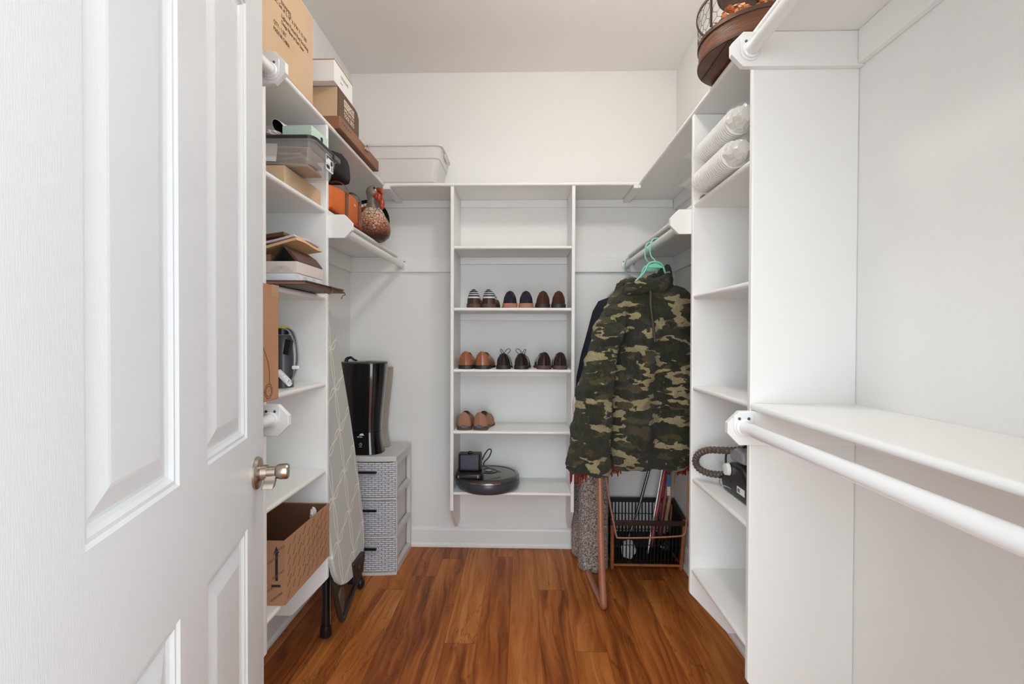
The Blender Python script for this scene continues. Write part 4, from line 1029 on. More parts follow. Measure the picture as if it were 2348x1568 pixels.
shoe('lace_up_shoe', 'left shoe of the dark lace-up pair in the middle of its shelf', 1155, Z3, 0, M['lea_bk'], M['sole_b'], M['lin'], hc=.086, laces=lc)
shoe('lace_up_shoe', 'right shoe of the dark lace-up pair in the middle of its shelf', 1195, Z3, -4, M['lea_bk'], M['sole_b'], M['lin'], hc=.086, laces=[[(-a, b, c) for a, b, c in q] for q in lc[:2]] + [lc[2]])
shoe('loafer', 'left shoe of the glossy black-brown pair right of the lace-ups', 1249, Z3, 4, M['lea_bk'], M['sole_br'], M['lin'], hc=.092)
shoe('loafer', 'right shoe of the glossy black-brown pair right of the lace-ups', 1285, Z3, 0, M['lea_bk'], M['sole_br'], M['lin'], hc=.092)
def heel_patch(t): build(MB().prism([(a * 1, b_) for a, b_ in rrect(.030, .014, .004, 3, 0, .020)], 'y', -.0055, -.002), 'heel_patch', M['hp'], t, world=False)
M['hp'] = mat('blue_grey_rubber', (92, 92, 108), .5)
shoe('casual_shoe', 'left shoe of the light brown casual pair alone on its shelf', 1066, Z4, 0, M['lea_lt'], M['sole_br'], M['lin'], hc=.096, wh=.037, L=.225, y0=2.545, extra=heel_patch)
shoe('casual_shoe', 'right shoe of the light brown casual pair alone on its shelf', 1101, Z4, -9, M['lea_lt'], M['sole_br'], M['lin'], hc=.096, wh=.037, L=.225, y0=2.545, extra=heel_patch)

# ---------------------------------------------------------------- robot vacuum and its dock
M['rob'] = mat('robot_top_plastic', (74, 68, 64), .22, coat=.4); M['robs'] = mat('robot_bumper_plastic', (66, 68, 76), .28)
rc_, rz_ = Vector((-.190, 2.626, 0)), Z5 + G
t = thing('robot_vacuum', 'round dark robot vacuum on the lowest shoe shelf', 'robot vacuum', (rc_.x, rc_.y, rz_))
build(MB().lathe([(0, rz_), (.150, rz_), (.163, rz_ + .010), (.1705, rz_ + .022), (.1705, rz_ + .054), (.168, rz_ + .058), (0, rz_ + .058)], (rc_.x, rc_.y, 0), 72, caps=False), 'bumper', M['robs'], t, smooth=35)
build(MB().lathe([(.10, rz_ + .059), (.169, rz_ + .059), (.168, rz_ + .066), (.160, rz_ + .073), (.146, rz_ + .0755), (.146, rz_ + .073), (.100, rz_ + .0765), (.0, rz_ + .0775)], (rc_.x, rc_.y, 0), 72, caps=False), 'top_cover', M['rob'], t, smooth=35)
build(MB().lathe([(.036, rz_ + .078), (.042, rz_ + .081), (.052, rz_ + .081), (.058, rz_ + .0775), (.036, rz_ + .0775)], (rc_.x, rc_.y + .03, 0), 40, caps=False), 'button_ring', M['blackgloss'], t, smooth=40)
build(MB().lathe([(0, rz_ + .0779), (.022, rz_ + .0795), (.022, rz_ + .081), (0, rz_ + .082)], (rc_.x, rc_.y + .03, 0), 30, caps=False), 'button', M['nickel'], t, smooth=40)
vt = MB()
for k in range(6): vt.box(rc_.x - .125, rc_.x - .092, rc_.y - .150 + .008 , rc_.y - .128, rz_ + .026 + k * .0035, rz_ + .0275 + k * .0035)
vt.mapv(lambda p: Vector((p.x, rc_.y - math.sqrt(max(0, .1712 ** 2 - (p.x - rc_.x) ** 2)) + (0 if p.y < rc_.y - .135 else .01), p.z)))
build(vt, 'vent', M['black'], t)
build(MB().tube([(rc_.x + .1715 * math.cos(math.radians(a)), rc_.y + .1715 * math.sin(math.radians(a)), rz_ + .060) for a in range(-118, -60, 6)], .004, 6), 'front_trim', M['nickel'], t, smooth=60)
dz = rz_ + .0835
t = thing('charging_dock', 'small black charging dock sitting on top of the robot vacuum', 'charging dock', (-.283, 2.56, dz))
M['dockf'] = mat('dark_blue_grey_plastic', (62, 66, 82), .25, coat=.3)
build(MB().prism([(-.337, 2.525), (-.229, 2.525), (-.222, 2.545), (-.222, 2.60), (-.344, 2.60), (-.344, 2.545)], 'z', dz + .026, dz + .114), 'tower_body', M['black'], t, bevel=.006, smooth=40)
build(MB().prism([(a, b_) for a, b_ in rrect(.092, .070, .006, 4, -.283, dz + .076)], 'y', 2.5225, 2.5245), 'front_panel', M['dockf'], t)
build(MB().prism([(-.350, 2.470), (-.216, 2.470), (-.206, 2.50), (-.214, 2.60), (-.352, 2.60), (-.356, 2.50)], 'z', dz, dz + .0255), 'foot', M['black'], t, bevel=.008, smooth=40)
for x_ in (-.333, -.233): build(MB().box(x_ - .003, x_ + .003, 2.466, 2.4695, dz + .006, dz + .020), 'contact', M['nickel'], t, bevel=.001)
build(MB().tube(smoothpts([(-.222, 2.59, dz + .07), (-.205, 2.59, dz + .105), (-.185, 2.59, dz + .128), (-.172, 2.59, dz + .120), (-.185, 2.59, dz + .085), (-.212, 2.59, dz + .055), (-.200, 2.585, dz + .035), (-.12, 2.58, dz + .008)], 6), .0032, 8), 'cable', M['black'], t, smooth=60)
build(MB().ellipsoid((-.283, 2.56, dz + .118), (.012, .012, .007)), 'cap_knob', M['black'], t, smooth=60)

# ---------------------------------------------------------------- wire basket on the high right shelf
M['bwood'] = mat('stained_basket_wood', (96, 56, 32), .45, bump=.3, bscale=40, var=.45, vscale=14, stretch=(1, 1, 8)); M['bmetal'] = mat('bronze_metal', (88, 66, 54), .45, .6)
M['wire'] = mat('dark_wire', (60, 46, 38), .45, .7); M['potp'] = mat('dried_petals', (206, 134, 84), .6, var=.25, vscale=60)
bc = Vector((.678, 1.440, ZT + G + .0035)); BR = .160
t = thing('tiered_basket', 'round tiered basket of dark wood and chicken wire on the high right shelf', 'basket', bc)
def ringz(r, z, n=56): return [(bc.x + r * math.cos(2 * PI * k / n), bc.y + r * math.sin(2 * PI * k / n), z) for k in range(n)]
z_ = bc.z
build(MB().loft([ringz(BR, z_), ringz(BR, z_ + .058), ringz(BR - .008, z_ + .058), ringz(BR - .008, z_ + .008)]), 'wooden_tray', M['bwood'], t, smooth=30)
def hoop(r, z, h=.010, th=.003, name='hoop'): return build(MB().loft([ringz(r, z), ringz(r + th, z), ringz(r + th, z + h), ringz(r, z + h), ringz(r, z)], caps=False), name, M['bmetal'], t, smooth=30)
hoop(BR + .0003, z_ + .001, .007); hoop(BR + .0003, z_ + .055, .011); hoop(BR + .004, z_ + .148, .008)
def chicken(r, z0, h, nx, nz, name='chicken_wire'):
    mb = MB(); cw = 2 * PI / nx; ch = h / nz
    def P(a, z): return (bc.x + r * math.cos(a), bc.y + r * math.sin(a), z)
    for j in range(nz):
        for i in range(nx):
            o_ = (.5 if j % 2 else 0); a = (i + o_) * cw; za = z0 + j * ch
            mb.tube([P(a, za), P(a, za + ch * .55)], .0006, 4, caps=False)
            mb.tube([P(a, za + ch * .55), P(a + cw / 2, za + ch)], .0006, 4, caps=False); mb.tube([P(a, za + ch * .55), P(a - cw / 2, za + ch)], .0006, 4, caps=False)
    return build(mb, name, M['wire'], t)
chicken(BR + .002, z_ + .064, .086, 34, 4)
for k in range(4):
    a = math.radians(200 + 90 * k); x_, y_ = bc.x + (BR + .005) * math.cos(a), bc.y + (BR + .005) * math.sin(a)
    build(MB().box(x_ - .003, x_ + .003, y_ - .003, y_ + .003, z_ + .067, z_ + .155), 'post', M['bmetal'], t, bevel=.001)
build(MB().tube([(bc.x, bc.y, z_ + .009), (bc.x, bc.y, z_ + .30)], .005, 10), 'centre_post', M['bmetal'], t, smooth=60)
build(MB().box(.5535, .5645, 1.338, 1.544, bc.z - .003, bc.z - .0002), 'base_strap', M['bmetal'], t, bevel=.0008)
build(MB().box(.788, .799, 1.338, 1.544, bc.z - .003, bc.z - .0002), 'base_strap', M['bmetal'], t, bevel=.0008)
z4 = z_ + .205
build(MB().loft([ringz(.105, z4), ringz(.105, z4 + .045), ringz(.098, z4 + .045), ringz(.098, z4 + .006)]), 'wooden_tray', M['bwood'], t, smooth=30)
hoop(.1055, z4 + .001, .006)
def petals(name, label, cx, cy, cz, n, sr, sz, seed, m):
    rr = random.Random(seed); mb = MB()
    for k in range(n):
        a = rr.random() * 2 * PI; r = sr * math.sqrt(rr.random()); zz_ = cz + rr.random() * sz * (1 - (r / sr) ** 2 * .6)
        R_ = RZ(rr.random() * 360) @ RX(rr.random() * 180); mb.ellipsoid((cx + r * math.cos(a), cy + r * math.sin(a), zz_), (.010, .006, .0016), R_, 6, 4)
    o = build(mb, name, m, None, smooth=60); tag(o, label, 'potpourri'); o['kind'] = 'stuff'; return o
petals('dried_petals', 'larger heap of orange-brown dried petals behind the chicken wire', bc.x - .080, bc.y - .040, z_ + .055, 260, .055, .085, 4, M['potp'])
petals('dried_petals', 'smaller heap of dried petals under the upper basket tier', bc.x - .035, bc.y - .115, z_ + .055, 60, .022, .065, 6, M['potp'])

# ---------------------------------------------------------------- sleeves of cups in plastic, right tower top compartment
M['filmw'] = clear_mat('bunched_plastic_film', (240, 236, 230), 0.55, 0.15)
M['cup'] = mat('white_cup_plastic', (238, 234, 229), .5)
def sleeve(label, x, z, y0, y1, r):
    t = thing('cup_sleeve', label, 'cup pack', (x, (y0 + y1) / 2, z - r))
    prof = []; n = int((y1 - y0) / .0115)
    for k in range(n):
        y = y0 + (y1 - y0) * k / n; prof += [(r * .70, y), (r * .97, y + .0022), (r * .97, y + .0058), (r * .70, y + .0075)]
    build(MB().lathe([(0, y0)] + prof + [(r * .7, y1), (0, y1)], (x, 0, z), 28, axis='y', caps=False), 'cup_stack', M['cup'], t, smooth=25)
    ya = y0 - .060; yb = y1 + .060; rg = []
    for k in range(44):
        a = k / 43; y = ya + (yb - ya) * a; ring = []
        near = max(0, 1 - (y - ya) / .055); far = max(0, (y - y1 - .004) / (yb - y1 - .004))
        amp = .05 + .30 * near + .05 * far
        for q in range(40):
            th = 2 * PI * q / 40; nz = noise.noise(Vector((math.cos(th) * 2.6, math.sin(th) * 2.6, y * 42 + z * 9)))
            rr_ = r * (1.05 + amp * nz); sx_ = 1 - .45 * near ** 1.5; sz_ = (1 - .40 * near ** 1.5) * (1 - .93 * far ** .8)
            ring.append((x + rr_ * math.cos(th) * sx_ - .022 * far, y, z + rr_ * math.sin(th) * sz_ + .006 * far))
        rg.append(ring)
    build(MB().loft(rg), 'plastic_wrap', M['film'], t, smooth=40)
    cr = MB(); rg2 = []
    for k in range(12):
        a = k / 11; y = ya + .004 + (y0 - .004 - ya - .004) * a; k_ = .42 + .45 * a ** .6
        rg2.append([(x + r * k_ * (1 + .30 * noise.noise(Vector((math.cos(q / 32 * 2 * PI) * 3, math.sin(q / 32 * 2 * PI) * 3, y * 70)))) * math.cos(q / 32 * 2 * PI), y, z + r * k_ * (1 + .30 * noise.noise(Vector((math.cos(q / 32 * 2 * PI) * 3 + 5, math.sin(q / 32 * 2 * PI) * 3, y * 70)))) * math.sin(q / 32 * 2 * PI)) for q in range(32)])
    build(cr.loft(rg2), 'gathered_end', M['filmw'], t, smooth=20)
sleeve('long sleeve of ribbed white cups in clear plastic, resting on the shelf', .600, Z1 + .0480, 1.400, 1.650, .041)
sleeve('long sleeve of ribbed white cups in clear plastic, stacked on top of the other', .603, Z1 + .136, 1.385, 1.620, .040)
t = thing('small_tray', 'small brown folded item tucked under the far end of the cup sleeves', 'tray', (.64, 1.69, Z1 + G))
build(MB().box(.612, .70, 1.685, 1.715, Z1 + G, Z1 + .010), 'body', M['paperb'], t, bevel=.001)
build(MB().box(.614, .70, 1.688, 1.712, Z1 + .0105, Z1 + .018), 'lid', M['paperg'], t, bevel=.001)

# ---------------------------------------------------------------- hand vacuum on the right tower
t = thing('hand_vacuum', 'dark hand vacuum with looped ribbed hose on the right tower shelf', 'vacuum cleaner', (.68, 1.52, Z4 + G))
def P_(u, v, Y): return at(u, v, Y=Y)
hp = [P_(1728, 1032, 1.52), P_(1706, 1031, 1.54), P_(1680, 1033, 1.57), P_(1650, 1032, 1.61), P_(1622, 1032, 1.65), P_(1602, 1041, 1.68), P_(1595, 1057, 1.69), P_(1602, 1073, 1.685), P_(1622, 1084, 1.66), P_(1648, 1088, 1.63), P_(1672, 1087, 1.60), P_(1690, 1086, 1.58)]
hp = smoothpts(hp, 12); hr = [.0098 if (k // 2) % 2 else .0122 for k in range(len(hp))]
M['hose'] = mat('ribbed_hose_plastic', (88, 76, 68), .35)
build(MB().tube(hp, hr, 14), 'hose', M['hose'], t, smooth=30)
vz = Z4 + G
build(MB().prism([(1.40, vz), (1.60, vz), (1.615, vz + .03), (1.60, vz + .07), (1.55, vz + .10), (1.47, vz + .105), (1.41, vz + .06)], 'x', .652, .76), 'body', M['black'], t, bevel=.012, smooth=40)
build(MB().prism([(1.47, vz + .108), (1.56, vz + .104), (1.575, vz + .125), (1.53, vz + .150), (1.48, vz + .145)], 'x', .662, .75), 'dust_cup', M['lgrey'], t, bevel=.008, smooth=40)
build(MB().lathe([(0, 0), (.020, 0), (.018, .012), (.0, .014)], (.6635, 1.545, vz + .078), 20, axis='x', caps=False).mapv(lambda p: Vector((2 * .6635 - p.x - .013, p.y, p.z))), 'wheel', M['plastic_w'], t, smooth=40)
build(MB().box(.6505, .6515, 1.435, 1.485, vz + .024, vz + .044), 'label_plate', M['screen'], t)
letter('RE', .016, (.6500, 1.480, vz + .028), (0, -1, 0), (0, 0, 1), M['inkblack'], t)
for q in ([P_(1666, 1036, 1.59), P_(1664, 1055, 1.58), P_(1668, 1080, 1.57), P_(1678, 1105, 1.53), P_(1695, 1122, 1.49), P_(1714, 1128, 1.46)], [P_(1700, 1076, 1.55), P_(1680, 1080, 1.57), P_(1664, 1088, 1.59), P_(1650, 1095, 1.61)], [P_(1712, 1020, 1.52), P_(1703, 1030, 1.53), P_(1706, 1045, 1.52)]):
    build(MB().tube(smoothpts(q, 6), .0034, 8), 'power_cord', M['black'], t, smooth=60)
build(MB().tube(smoothpts([P_(1650, 1100, 1.60), P_(1652, 1110, 1.57), P_(1672, 1118, 1.54), P_(1692, 1132, 1.50), P_(1714, 1138, 1.47)], 6), .0018, 6), 'power_cord', M['lgrey'], t, smooth=60)
crumple('plastic_bag', 'crumpled clear plastic bag behind the hand vacuum', 'bag', (.715, 1.665, Z4 + .03), (.055, .035, .06), M['film'], 5)

# ---------------------------------------------------------------- hanging clothes
def mat_camo():
    m, nt, b = new_mat('camouflage_fleece'); L = nt.links.new
    tc = nt.nodes.new('ShaderNodeTexCoord'); mp = nt.nodes.new('ShaderNodeMapping'); mp.inputs['Scale'].default_value = (1, .6, 2.1); L(tc.outputs['Object'], mp.inputs['Vector'])
    wn = N(nt, 'ShaderNodeTexNoise', Scale=26.0, Detail=2.0); L(mp.outputs[0], wn.inputs['Vector'])
    ad = nt.nodes.new('ShaderNodeMixRGB'); ad.blend_type = 'ADD'; ad.inputs[0].default_value = .05; L(mp.outputs[0], ad.inputs[1]); L(wn.outputs['Color'], ad.inputs[2])
    def layer(scale, off, th):
        m2 = nt.nodes.new('ShaderNodeMapping'); m2.inputs['Location'].default_value = off; L(ad.outputs[0], m2.inputs['Vector'])
        n = N(nt, 'ShaderNodeTexNoise', Scale=scale, Detail=1.5, Roughness=.45); L(m2.outputs[0], n.inputs['Vector'])
        r = ramp(nt, [(0, (0, 0, 0, 1)), (th - .006, (0, 0, 0, 1)), (th + .006, (1, 1, 1, 1))]); L(n.outputs['Fac'], r.inputs[0]); return r.outputs[0]
    c = lin((54, 54, 38))
    prev = None
    for (sc, off, th, colr) in ((11, (3, 1, 7), .55, (84, 74, 52)), (12, (11, 5, 2), .555, (168, 156, 116)), (13.5, (1, 9, 4), .57, (46, 48, 34))):
        mx = nt.nodes.new('ShaderNodeMixRGB'); mx.inputs[2].default_value = lin(colr)
        if prev is None: mx.inputs[1].default_value = c
        else: L(prev, mx.inputs[1])
        L(layer(sc, off, th), mx.inputs[0]); prev = mx.outputs[0]
    fl = N(nt, 'ShaderNodeTexNoise', Scale=230.0, Detail=3.0, Roughness=.7); L(tc.outputs['Object'], fl.inputs['Vector'])
    rr = ramp(nt, [(.3, (.55, .55, .55, 1)), (.7, (1.25, 1.25, 1.25, 1))]); L(fl.outputs['Fac'], rr.inputs[0])
    mu = nt.nodes.new('ShaderNodeMixRGB'); mu.blend_type = 'MULTIPLY'; mu.inputs[0].default_value = 1; L(prev, mu.inputs[1]); L(rr.outputs[0], mu.inputs[2]); L(mu.outputs[0], b.inputs['Base Color'])
    bp = N(nt, 'ShaderNodeBump', Strength=1.0, Distance=.007); L(fl.outputs['Fac'], bp.inputs['Height']); L(bp.outputs[0], b.inputs['Normal'])
    b.inputs['Roughness'].default_value = .95; b.inputs['Sheen Weight'].default_value = .15; b.inputs['Specular IOR Level'].default_value = .15
    return m
M['camo'] = mat_camo()
M['mint_p'] = mat('mint_plastic', (132, 214, 184), .3); M['navy'] = mat('navy_cloth', (30, 32, 44), .9, bump=.3, bscale=200)
M['burg'] = mat('burgundy_yarn', (136, 44, 28), .9, var=.25, vscale=80); M['zip'] = mat('olive_zip_tape', (60, 62, 46), .7); M['whitefab'] = mat('white_quilt', (236, 232, 230), .85, bump=.2, bscale=60)
def ell(cx, cy, z, a, b_, n=40, tilt=0.0, fold=0.0, seed=0, p=1.0):
    out = []
    for k in range(n):
        t_ = 2 * PI * k / n; c, s_ = math.cos(t_), math.sin(t_)
        x = a * math.copysign(abs(c) ** p, c); y = b_ * math.copysign(abs(s_) ** p, s_)
        f = fold * noise.noise(Vector(((cx + x) * 11, y * 2, z * 2.2 + seed)))
        out.append((cx + x, cy + y + (f if s_ < .4 else f * .3), z + x * tilt))
    return out
JY = 2.125
t = thing('fleece_pullover', 'camouflage fleece pullover with high collar on a mint green hanger', 'pullover', (.56, JY, .66))
j = MB()
body = [(.650, .585, .200, .055), (.685, .583, .212, .076), (.80, .578, .205, .082), (.95, .572, .202, .086), (1.10, .566, .196, .088), (1.22, .560, .202, .086), (1.30, .560, .196, .080), (1.36, .560, .182, .072), (1.405, .558, .155, .062), (1.435, .552, .122, .055), (1.45, .548, .105, .05)]
j.loft([ell(cx, JY, z, a, b_, 56, .03, .055 if z < 1.3 else .012, 2, .85) for z, cx, a, b_ in body])
# sleeves: flattened tubes that widen to the cuff
def sleeve_mb(mb, pts):
    rings = []
    for x, y, z, a, b_ in pts: rings.append(ell(x, y, z, a, b_, 28, 0, .03, 5))
    mb.loft(rings)
sleeve_mb(j, [(.283, 2.030, .645, .082, .036), (.276, 2.030, .675, .096, .046), (.280, 2.030, .80, .090, .048), (.298, 2.035, .95, .082, .048), (.322, 2.042, 1.10, .072, .048), (.350, 2.055, 1.22, .064, .048), (.378, 2.075, 1.31, .057, .048), (.408, 2.10, 1.375, .05, .046), (.44, 2.12, 1.41, .04, .035)])
sleeve_mb(j, [(.800, 2.15, .69, .045, .05), (.795, 2.15, .80, .050, .055), (.785, 2.15, .95, .055, .055), (.775, 2.15, 1.15, .06, .055), (.745, 2.15, 1.30, .06, .055), (.70, 2.14, 1.385, .05, .05), (.66, 2.13, 1.42, .04, .035)])
jo = build(j, 'garment_body', M['camo'], t, smooth=180)
rm = jo.modifiers.new('union', 'REMESH'); rm.mode = 'VOXEL'; rm.voxel_size = .0075; rm.use_smooth_shade = True
sm = jo.modifiers.new('smooth', 'SMOOTH'); sm.factor = .6; sm.iterations = 4
tx = bpy.data.textures.new('folds', 'CLOUDS'); tx.noise_scale = .11; tx.noise_depth = 2
dp = jo.modifiers.new('folds', 'DISPLACE'); dp.texture = tx; dp.strength = .045; dp.mid_level = .5; dp.texture_coords = 'LOCAL'
tx2 = bpy.data.textures.new('pile', 'CLOUDS'); tx2.noise_scale = .012; tx2.noise_depth = 1
d2 = jo.modifiers.new('pile', 'DISPLACE'); d2.texture = tx2; d2.strength = .009; d2.mid_level = .5; d2.texture_coords = 'LOCAL'
# high collar: a flared ring round the neck, lower at left, open in the middle
cm_ = MB(); rgs = []
ncx, ncy = .520, JY
for k in range(44):
    a = 2 * PI * k / 44; c, s_ = math.cos(a), math.sin(a)
    zt_ = 1.497 + .036 * c + .020 * s_ * 0 + .010 * math.sin(3 * a + 1) - (.030 if s_ < -.2 else 0) * (-s_)
    zb2 = 1.405 + .012 * c
    ro, ri = (.118, .080), (.098, .060)
    P2 = lambda r, z, f=1.0: (ncx + r[0] * c * f, ncy + r[1] * s_ * f, z)
    rgs.append([P2(ro, zb2, 1.10), P2(ro, (zb2 + zt_) / 2, 1.06), P2(ro, zt_ - .012, 1.0), P2(((ro[0] + ri[0]) / 2, (ro[1] + ri[1]) / 2), zt_, 1.0), P2(ri, zt_ - .012, 1.0), P2(ri, (zb2 + zt_) / 2, .98), P2(ri, zb2, .95)])
rgs.append(rgs[0]); cm_.loft(rgs, caps=False)
co_ = build(cm_, 'collar', M['camo'], t, smooth=180)
sb = co_.modifiers.new('sub', 'SUBSURF'); sb.levels = 2; sb.render_levels = 2
d3 = co_.modifiers.new('pile', 'DISPLACE'); d3.texture = tx2; d3.strength = .010; d3.texture_coords = 'LOCAL'
tube_pts = [at(u, v, Y=y) for u, v, y in ((1492, 668, JY - .083), (1492, 700, JY - .098), (1497, 740, JY - .108), (1502, 782, JY - .112))]
build(MB().tube(smoothpts(tube_pts, 4), .0055, 8), 'zipper', M['zip'], t, smooth=60)
build(MB().box(tube_pts[0].x - .008, tube_pts[0].x - .002, tube_pts[0].y - .012, tube_pts[0].y - .008, tube_pts[0].z - .055, tube_pts[0].z - .035), 'zip_pull', M['nickel'], t, bevel=.001)

def hanger(label, x, y, z, rz, m, tilt=0.0, group=None, w=.20):
    """plastic tube hanger hooked over the rod: local x along the shoulders"""
    t = thing('clothes_hanger', label, 'hanger', (x, y, z), math.radians(rz), group)
    hk = [(.019, 0, -.016), (.0245, 0, .002), (.017, 0, .018), (0, 0, .0245), (-.018, 0, .019), (-.026, 0, 0), (-.028, 0, -.030), (-.022, 0, -.055), (-.007, 0, -.069), (0, 0, -.080)]
    rot = Matrix.Rotation(tilt, 3, 'Y')
    build(MB().tube([rot @ Vector(p) for p in smoothpts(hk, 3)], .0032, 8), 'hook', m, t, smooth=60, world=False)
    z0 = -.080
    arm = smoothpts([(0, 0, z0), (.03, 0, z0 - .010), (w * .5, 0, z0 - .052), (w * .92, 0, z0 - .098), (w, 0, z0 - .118), (w * .93, 0, z0 - .128), (0, 0, z0 - .128), (-w * .93, 0, z0 - .128), (-w, 0, z0 - .118), (-w * .92, 0, z0 - .098), (-w * .5, 0, z0 - .052), (-.03, 0, z0 - .010)], 5, closed=True)
    build(MB().tube([rot @ Vector(p) for p in arm], .0045, 8, closed=True), 'hanger_frame', m, t, smooth=60, world=False)
    web = [rot @ Vector(p) for p in ((0, -.001, z0 - .002), (.045, -.001, z0 - .024), (-.045, -.001, z0 - .024), (0, .001, z0 - .002), (.045, .001, z0 - .024), (-.045, .001, z0 - .024))]
    build(MB().add([tuple(p) for p in web], [(0, 1, 2), (5, 4, 3), (0, 3, 4, 1), (1, 4, 5, 2), (2, 5, 3, 0)]), 'web', m, t, world=False)
    return t
RX_, RZ_ = .579, 1.628
hanger('mint green hanger holding the camouflage pullover', RX_, JY + .005, RZ_, 0, M['mint_p'], .06, w=.098)
hanger('mint green hanger hooked just behind the pullover one', RX_, JY + .100, RZ_, 0, M['mint_p'], .0, w=.098)
M['mint_d'] = mat('pale_green_plastic', (150, 176, 160), .35)
hanger('pale green hanger at the far end of the right rod', RX_, 2.66, RZ_, 0, M['mint_d'], -.0, w=.12)
# dark garment at the far end
t = thing('dark_jacket', 'navy jacket hanging behind the camouflage pullover', 'jacket', (.56, 2.66, .90))
b_ = MB()
b_.loft([ell(cx, 2.655, z, a, d, 40, 0, .02, 8, .85) for z, cx, a, d in ((.90, .555, .270, .045), (1.0, .56, .270, .05), (1.12, .575, .262, .05), (1.26, .59, .240, .05), (1.36, .59, .215, .048), (1.415, .585, .180, .04), (1.445, .58, .10, .028))])
o = build(b_, 'garment_body', M['navy'], t, smooth=60)
# white garment edge
t = thing('white_garment', 'white padded garment peeking out left of the pullover sleeve', 'garment', (.50, 2.36, .70))
b_ = MB()
b_.loft([ell(cx, 2.375, z, a, d, 40, 0, .01, 9, .9) for z, cx, a, d in ((.66, .50, .17, .03), (.74, .50, .238, .045), (.83, .50, .256, .05), (.90, .50, .262, .05), (.97, .50, .232, .048), (1.03, .51, .18, .045), (1.2, .53, .16, .04), (1.38, .56, .12, .03), (1.44, .57, .06, .02))])
build(b_, 'garment_body', M['whitefab'], t, smooth=60)
pp = [at(u, v, Y=2.325) for u, v in ((1312, 912), (1305, 922), (1301, 940), (1304, 962), (1310, 985))]
# fringed scarf
t = thing('fringed_scarf', 'burgundy scarf whose fringe hangs below the camouflage pullover', 'scarf', (.5, 2.25, .66))
b_ = MB()
b_.loft([ell(.52, 2.262, z, a, .020, 40, 0, .012, 4) for z, a in ((.655, .292), (.70, .285), (.9, .22), (1.2, .15), (1.36, .12), (1.42, .07))])
build(b_, 'cloth', M['burg'], t, smooth=60)
fr = MB(); rf = random.Random(3)
for k in range(170):
    x = .222 + .60 * k / 169 + rf.uniform(-.003, .003)
    if .45 < x < .72 and rf.random() < .75: continue
    L_ = .128 + rf.uniform(-.03, .014)
    if x > .30: L_ *= .72
    if .45 < x < .72: L_ *= .4
    y = 2.262 + rf.uniform(-.018, .018); dx = rf.uniform(-.010, .006)
    fr.tube(smoothpts([(x, y, .672), (x + dx * .4, y, .672 - L_ * .4), (x + dx + rf.uniform(-.004, .004), y + rf.uniform(-.006, .006), .672 - L_)], 3), [.0048, .0050, .0048, .0046, .0044, .0040, .0030], 6)
fr.tube([(.225, 2.262, .672), (.825, 2.262, .672)], .019, 8)
build(fr, 'fringe', M['burg'], t, smooth=60)

# ---------------------------------------------------------------- carpet rolls, copper frame, rattan basket
def mat_speckle():
    m, nt, b = new_mat('speckled_carpet'); L = nt.links.new
    v = objco(nt); n = N(nt, 'ShaderNodeTexNoise', Scale=150.0, Detail=3.0, Roughness=.6); L(v, n.inputs['Vector'])
    vo = nt.nodes.new('ShaderNodeTexVoronoi'); vo.inputs['Scale'].default_value = 210; L(v, vo.inputs['Vector'])
    r = ramp(nt, [(.34, lin((92, 80, 76))), (.47, lin((150, 136, 130))), (.56, lin((194, 184, 178))), (.70, lin((226, 220, 214)))]); L(n.outputs['Fac'], r.inputs[0]); L(r.outputs[0], b.inputs['Base Color'])
    bp = N(nt, 'ShaderNodeBump', Strength=1.0, Distance=.004); L(vo.outputs['Distance'], bp.inputs['Height']); L(bp.outputs[0], b.inputs['Normal']); b.inputs['Roughness'].default_value = .95
    return m
M['carpet'] = mat_speckle(); M['carpetback'] = mat('carpet_backing', (120, 108, 98), .9)
def carpet(label, x, y, r, h):
    t = thing('carpet_roll', label, 'carpet roll', (x, y, 0.0005))
    prof = [(r - .012, .0005), (r - .002, .006), (r, .02)] + [(r * (1 + .006 * math.sin(k * 1.3)), .02 + (h - .04) * k / 20) for k in range(1, 20)] + [(r, h - .02), (r - .01, h)]
    ring = []
    for rr_, z in prof: ring.append([(x + rr_ * (1 + .02 * math.sin(2 * a + 1)) * math.cos(a), y + rr_ * math.sin(a), z) for a in [2 * PI * k / 40 for k in range(40)]])
    build(MB().loft(ring), 'pile', M['carpet'], t, smooth=60)
    sp_ = [(x + (.012 + (r - .020) * k / 70) * math.cos(k * .32), y + (.012 + (r - .020) * k / 70) * math.sin(k * .32), h + .0015) for k in range(70)]
    build(MB().tube(sp_, .0014, 5), 'spiral_edge', M['carpetback'], t)
carpet('front upright roll of speckled grey-brown carpet beside the rattan basket', .370, 2.560, .078, .60)
carpet('second carpet roll, mostly hidden behind the front carpet roll', .335, 2.712, .062, .60)
M['copper'] = mat('copper_painted_metal', (188, 132, 106), .35, .35)
t = thing('folding_stand', 'copper coloured tubular metal stand with U-shaped foot on the floor', 'stand', (.361, 2.144, 0))
ft = smoothpts([(.345, 2.175, .66), (.352, 2.165, .33)], 2)
build(MB().tube([(.3435, 2.178, .655), (.3475, 2.170, .345)], .0135, 14), 'upper_tube', M['copper'], t, smooth=60)
build(MB().tube([(.3472, 2.1705, .352), (.348, 2.169, .318)], .0165, 14), 'sleeve', M['copper'], t, smooth=60)
build(MB().tube(smoothpts([(.348, 2.1695, .322), (.354, 2.160, .15), (.358, 2.150, .055), (.360, 2.152, .025), (.360, 2.172, .0165), (.356, 2.22, .0165), (.342, 2.36, .0165), (.336, 2.465, .0165)], 6), .0158, 14), 'leg', M['copper'], t, smooth=60)
